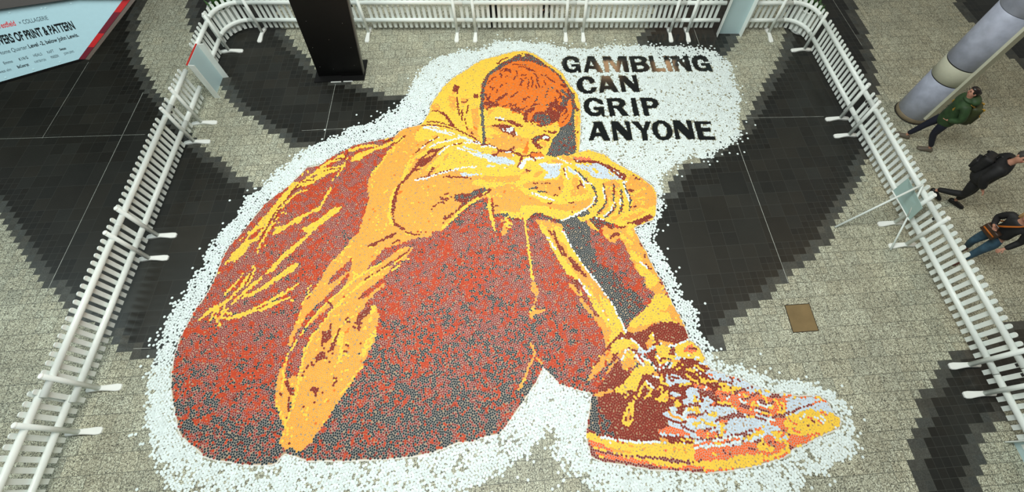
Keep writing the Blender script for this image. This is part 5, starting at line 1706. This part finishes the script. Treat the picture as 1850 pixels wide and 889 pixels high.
    if hair == 'bun': ell(bm, hc-fw*.11*k+up*.02*k, (.04*k, .04*k, .04*k), hr, 12, 8)
    if hair == 'long':
        for q_ in range(9):
            a = (q_-4)/4; ell(bm, hc-fw*(.065-.04*abs(a))*k+rt*a*.082*k-up*(.10+.05*(1-abs(a)))*k, (.028*k, .030*k, .13*k), hr, 10, 8)
    obj('hair', bm, hair_m, root, True)
    # trousers
    nn, ee, ix = [], [], {}
    def ad(n, p, r, par=None, r2=None):
        ix[n] = len(nn); nn.append((p.x, p.y, p.z, r*k, (r2 or r)*k))
        if par is not None: ee.append((ix[par], ix[n]))
    ad('p', pel+V3(0,0,.06*k), .15, None, .118); ad('p2', pel-V3(0,0,.0), .155, 'p', .12)
    for s in ('L', 'R'):
        ad('h'+s, g['hip'+s], .098, 'p2'); ad('t'+s, g['hip'+s].lerp(g['knee'+s], .5), .088, 'h'+s); ad('k'+s, g['knee'+s], .066, 't'+s)
        ad('c'+s, g['knee'+s].lerp(g['ank'+s], .4), .062, 'k'+s); ad('a'+s, g['ank'+s]+V3(0,0,.03*k), .048, 'c'+s)
    skinned('trousers', nn, ee, bottom, root, 0, 2)
    # jacket
    nn, ee, ix = [], [], {}
    pf = coat_puff
    low = pel+V3(0,0,-coat_len*k)
    ad('b0', low, .165*pf, None, .135*pf); ad('b1', pel.lerp(che, .25), .16*pf, 'b0', .125*pf); ad('b2', pel.lerp(che, .65), .165*pf, 'b1', .13*pf); ad('b3', che+V3(0,0,.03*k), .165*pf, 'b2', .125*pf); ad('n', nk+V3(0,0,-.01*k), .075*pf, 'b3')
    for s in ('L', 'R'):
        ad('s'+s, g['sh'+s], .078*pf, 'b3'); ad('u'+s, g['sh'+s].lerp(g['elb'+s], .5), .066*pf, 's'+s); ad('e'+s, g['elb'+s], .058*pf, 'u'+s); ad('f'+s, g['elb'+s].lerp(g['wr'+s], .6), .052*pf, 'e'+s); ad('w'+s, g['wr'+s], .042*pf, 'f'+s)
    skinned('jacket', nn, ee, top, root, 0, 2)
    if hood:
        bm = bmesh.new(); ell(bm, nk-fwd_l(g)*.10*k+V3(0,0,.02*k), (.15*k, .10*k, .085*k), None, 20, 12); ell(bm, nk-fwd_l(g)*.03*k+V3(0,0,.005*k), (.125*k, .115*k, .05*k), None, 18, 10)
        obj('hood', bm, top, root, True)
    # shoes
    for s in ('L', 'R'):
        a, t = g['ank'+s], g['toe'+s]; d = V3(t.x-a.x, t.y-a.y, 0).normalized(); an = math.atan2(d.y, d.x)-math.pi/2
        z0 = min(a.z-.085*k, t.z-.02*k)
        bm = bmesh.new(); pit = math.atan2((t.z-.02*k)-(a.z-.085*k), .2*k)
        prof = [(-.075,.036),(-.05,.042),(0,.040),(.06,.046),(.12,.050),(.165,.044),(.19,.024)]
        ht_ = [.06,.075,.085,.068,.05,.04,.025]; rows = []
        for (y, w_), h in zip(prof, ht_):
            rows.append([bm.verts.new((x*k, y*k, z*k)) for x, z in ((-w_,.0),(-w_*1.05,.02),(-w_*.8,h*.8),(-w_*.35,h),(w_*.35,h),(w_*.8,h*.8),(w_*1.05,.02),(w_,.0))])
        for A, B in zip(rows, rows[1:]):
            for q in range(8): bm.faces.new((A[q], A[(q+1) % 8], B[(q+1) % 8], B[q]))
        bm.faces.new(rows[0]); bm.faces.new(rows[-1][::-1])
        bmesh.ops.rotate(bm, verts=bm.verts[:], cent=(0,0,0), matrix=Matrix.Rotation(pit, 3, 'X'))
        sh = obj('shoe', bm, shoe, root, True); sh.location = (a.x, a.y, a.z-.085*k); sh.rotation_euler = (0, 0, an)
    return root, g, k
def fwd_l(g): return V3(0, 1, 0)
PARKA = mat('green_parka', (0.022, 0.055, 0.016), 0.65, noise=0.35, nscale=9, bump=.5); NAVY = mat('navy_leggings', (0.006, 0.008, 0.020), .7)
DKHAIR = mat('dark_hair', (0.012, 0.008, 0.007), .35); GREYHAIR = mat('grey_hair', (0.05, 0.045, 0.04), .5); BLOND = mat('blonde_hair', (0.40, 0.25, 0.11), .5, noise=.2, nscale=40)
TAUPE = mat('taupe_shoe', (0.12, 0.10, 0.075), .6); BLK = mat('black_cloth', (0.008, 0.008, 0.009), .7, noise=.3, nscale=12, bump=.4); BLKS = mat('black_shoe', (0.006,0.006,0.006), .4)
DENIM = mat('blue_denim', (0.035, 0.085, 0.13), .7, noise=.25, nscale=14, bump=.3); REDS = mat('rust_shoe', (0.14, 0.05, 0.035), .6)
# woman in the green parka, walking towards the mosaic with her hands in her pockets
f1 = at(1641, 249); f2 = at(1662, 272); c1 = ((f1[0]+f2[0])/2+.05, (f1[1]+f2[1])/2)
P1, g1, k1 = person(c1, math.radians(62), 'person in a green hooded parka and navy leggings walking past the pillar', 1.66, dict(
    pelvis=(0,-.02,.93), chest=(0,0,1.30), neck=(0,.01,1.44), head=(0,.035,1.585), look=(-.25,.96,.15), hipL=(-.085,-.01,.89), hipR=(.085,-.01,.89),
    kneeL=(-.09,-.02,.48), ankL=(-.10,-.19,.11), toeL=(-.11,-.06,.03), kneeR=(.09,.13,.50), ankR=(.09,.24,.095), toeR=(.10,.38,.03),
    shL=(-.17,-.01,1.36), shR=(.17,-.01,1.36), elbL=(-.25,-.10,1.10), elbR=(.25,-.10,1.10), wrL=(-.16,.045,.965), wrR=(.16,.045,.965), handL=(-.10,.05,.93), handR=(.10,.05,.93)),
    PARKA, NAVY, TAUPE, DKHAIR, 'bun', coat_len=.27, coat_puff=1.25, hood=True)
def backpack(person_loc, face, base, s, m, m2, label, yo):
    root = empty('backpack', (person_loc[0], person_loc[1], base), face, label, 'backpack')
    bm = bmesh.new(); box(bm, (0, yo, .22*s), (.29*s, .17*s, .43*s), bev=.06*s); obj('main_bag', bm, m, root, True)
    bm = bmesh.new(); box(bm, (0, yo-.095*s, .15*s), (.22*s, .07*s, .22*s), bev=.03*s); obj('front_pocket', bm, m, root, True)
    for sx in (-1, 1):
        bm = bmesh.new(); tube(bm, [(sx*.09*s, yo+.07*s, .42*s), (sx*.10*s, yo+.15*s, .47*s), (sx*.10*s, yo+.28*s, .42*s), (sx*.11*s, yo+.31*s, .28*s), (sx*.13*s, yo+.22*s, .10*s), (sx*.12*s, yo+.07*s, .05*s)], .016*s, 8, flat=1.5)
        obj('shoulder_strap', bm, m2, root, True)
    bm = bmesh.new()
    for sx in (-1, 1): box(bm, (sx*.08*s, yo-.04*s, .405*s), (.025*s, .14*s, .05*s), bev=.008*s)
    box(bm, (0, yo-.135*s, .25*s), (.20*s, .012*s, .012*s)); tube(bm, [(-.04*s, yo+.06*s, .44*s), (0, yo+.06*s, .49*s), (.04*s, yo+.06*s, .44*s)], .010*s, 6)
    obj('trim_strap', bm, m2, root, True)
    return root
OLIVE = mat('olive_bag', (0.035, 0.045, 0.012), .6, noise=.2, nscale=10, bump=.3); YEL = mat('yellow_webbing', (0.45, 0.26, 0.03), .6)
backpack(c1, math.radians(62), 1.66/1.70*.93, 1.0, OLIVE, YEL, 'olive backpack with yellow straps worn over the green parka', -.21)
# man in black walking with one leg back
f1 = at(1692, 348); f2 = at(1708, 362); c2_ = ((f1[0]+f2[0])/2, (f1[1]+f2[1])/2-.12)
P2, g2_, k2 = person(c2_, math.radians(-143), 'person in black jacket and black trousers striding beside the right barrier', 1.70, dict(
    pelvis=(0,-.02,.93), chest=(0,.04,1.30), neck=(0,.06,1.45), head=(0,.09,1.60), look=(.80,.42,.12), hipL=(-.09,-.01,.89), hipR=(.09,-.01,.89),
    kneeL=(-.10,.12,.50), ankL=(-.10,.10,.10), toeL=(-.11,.24,.03), kneeR=(.09,.06,.48), ankR=(.08,-.26,.20), toeR=(.08,-.16,.06),
    shL=(-.20,.03,1.38), shR=(.20,.03,1.38), elbL=(-.25,-.08,1.12), elbR=(.26,-.02,1.11), wrL=(-.24,.06,.90), wrR=(.26,.10,.92), handL=(-.23,.12,.83), handR=(.25,.17,.85)),
    BLK, BLK, BLKS, GREYHAIR, 'short', coat_len=.16, coat_puff=1.42)
backpack(c2_, math.radians(-143), .98, .9, BLK, BLKS, 'black backpack worn over the black jacket', -.17)
# woman in jeans looking at her phone, orange shoulder strap
f1 = at(1722, 462); c3 = (f1[0]+.10, f1[1]+.0)
P3, g3, k3 = person(c3, math.radians(100), 'person with blonde hair in black top and blue jeans holding a phone', 1.62, dict(
    pelvis=(0,-.01,.92), chest=(0,.01,1.29), neck=(0,.02,1.43), head=(0,.05,1.575), look=(-.1,.93,-.30), hipL=(-.09,0,.88), hipR=(.09,0,.88),
    kneeL=(-.10,.08,.49), ankL=(-.10,.10,.095), toeL=(-.11,.24,.03), kneeR=(.10,.03,.48), ankR=(.09,-.13,.11), toeR=(.10,.0,.03),
    shL=(-.17,0,1.36), shR=(.17,0,1.36), elbL=(-.24,-.05,1.10), elbR=(.24,.0,1.12), wrL=(-.24,.06,.89), wrR=(.12,.22,1.15), handL=(-.23,.11,.82), handR=(.06,.28,1.18)),
    BLK, DENIM, REDS, BLOND, 'long', coat_len=.0, coat_puff=.97)
bag = empty('shoulder_bag', (*c3, 0), math.radians(100), 'brown shoulder bag on an orange strap held before the person in jeans', 'bag')
BROWN = mat('brown_leather', (0.045, 0.022, 0.012), .5, noise=.3, nscale=20); ORG = mat('orange_strap', (0.50, 0.13, 0.01), .6)
bm = bmesh.new(); box(bm, (.06, .20, .98), (.24, .09, .17), bev=.02); obj('bag_body', bm, BROWN, bag, True)
bm = bmesh.new(); tube(bm, [(.10, .17, 1.07), (.03, .155, 1.18), (-.06, .13, 1.34), (-.11, .03, 1.425), (-.08, -.12, 1.33), (.06, -.15, 1.12), (.19, -.02, 1.0), (.17, .15, 1.03)], .016, 8, flat=.5); box(bm, (.06, .248, .98), (.20, .006, .03)); obj('strap', bm, ORG, bag, True)
ph = empty('mobile_phone', (*c3, 0), math.radians(100), 'small dark mobile phone held by the person in jeans', 'phone')
bm = bmesh.new(); box(bm, (.055, .285, 1.19), (.07, .009, .14), Euler((-.8, 0, 0)).to_matrix(), .003); obj('phone_body', bm, BLKS, ph)
bm = bmesh.new(); box(bm, (.055, .285, 1.1965), (.06, .002, .125), Euler((-.8, 0, 0)).to_matrix()); obj('screen', bm, mat('phone_glass', (.02,.03,.04), .1), ph)

for px_, lab, fc in ((893, 'person in dark trousers standing behind the back barrier near the hood tip', 10), (988, 'person in dark trousers standing behind the back barrier, further right', -15)):
    c4 = at(px_, 40 if px_ < 900 else 24)
    person(c4, math.radians(180+fc), lab, 1.70, dict(
    pelvis=(0,-.02,.93), chest=(0,0,1.30), neck=(0,.01,1.44), head=(0,.035,1.585), look=(0,.98,-.15), hipL=(-.085,-.01,.89), hipR=(.085,-.01,.89),
    kneeL=(-.09,.02,.48), ankL=(-.10,-.03,.095), toeL=(-.11,.12,.03), kneeR=(.09,.03,.48), ankR=(.10,.01,.095), toeR=(.12,.15,.03),
    shL=(-.17,-.01,1.36), shR=(.17,-.01,1.36), elbL=(-.23,-.05,1.10), elbR=(.23,-.05,1.10), wrL=(-.23,.03,.87), wrR=(.23,.03,.87), handL=(-.22,.07,.80), handR=(.22,.07,.80)),
    BLK, BLK, BLKS, DKHAIR, 'short', coat_len=.08, coat_puff=1.0)
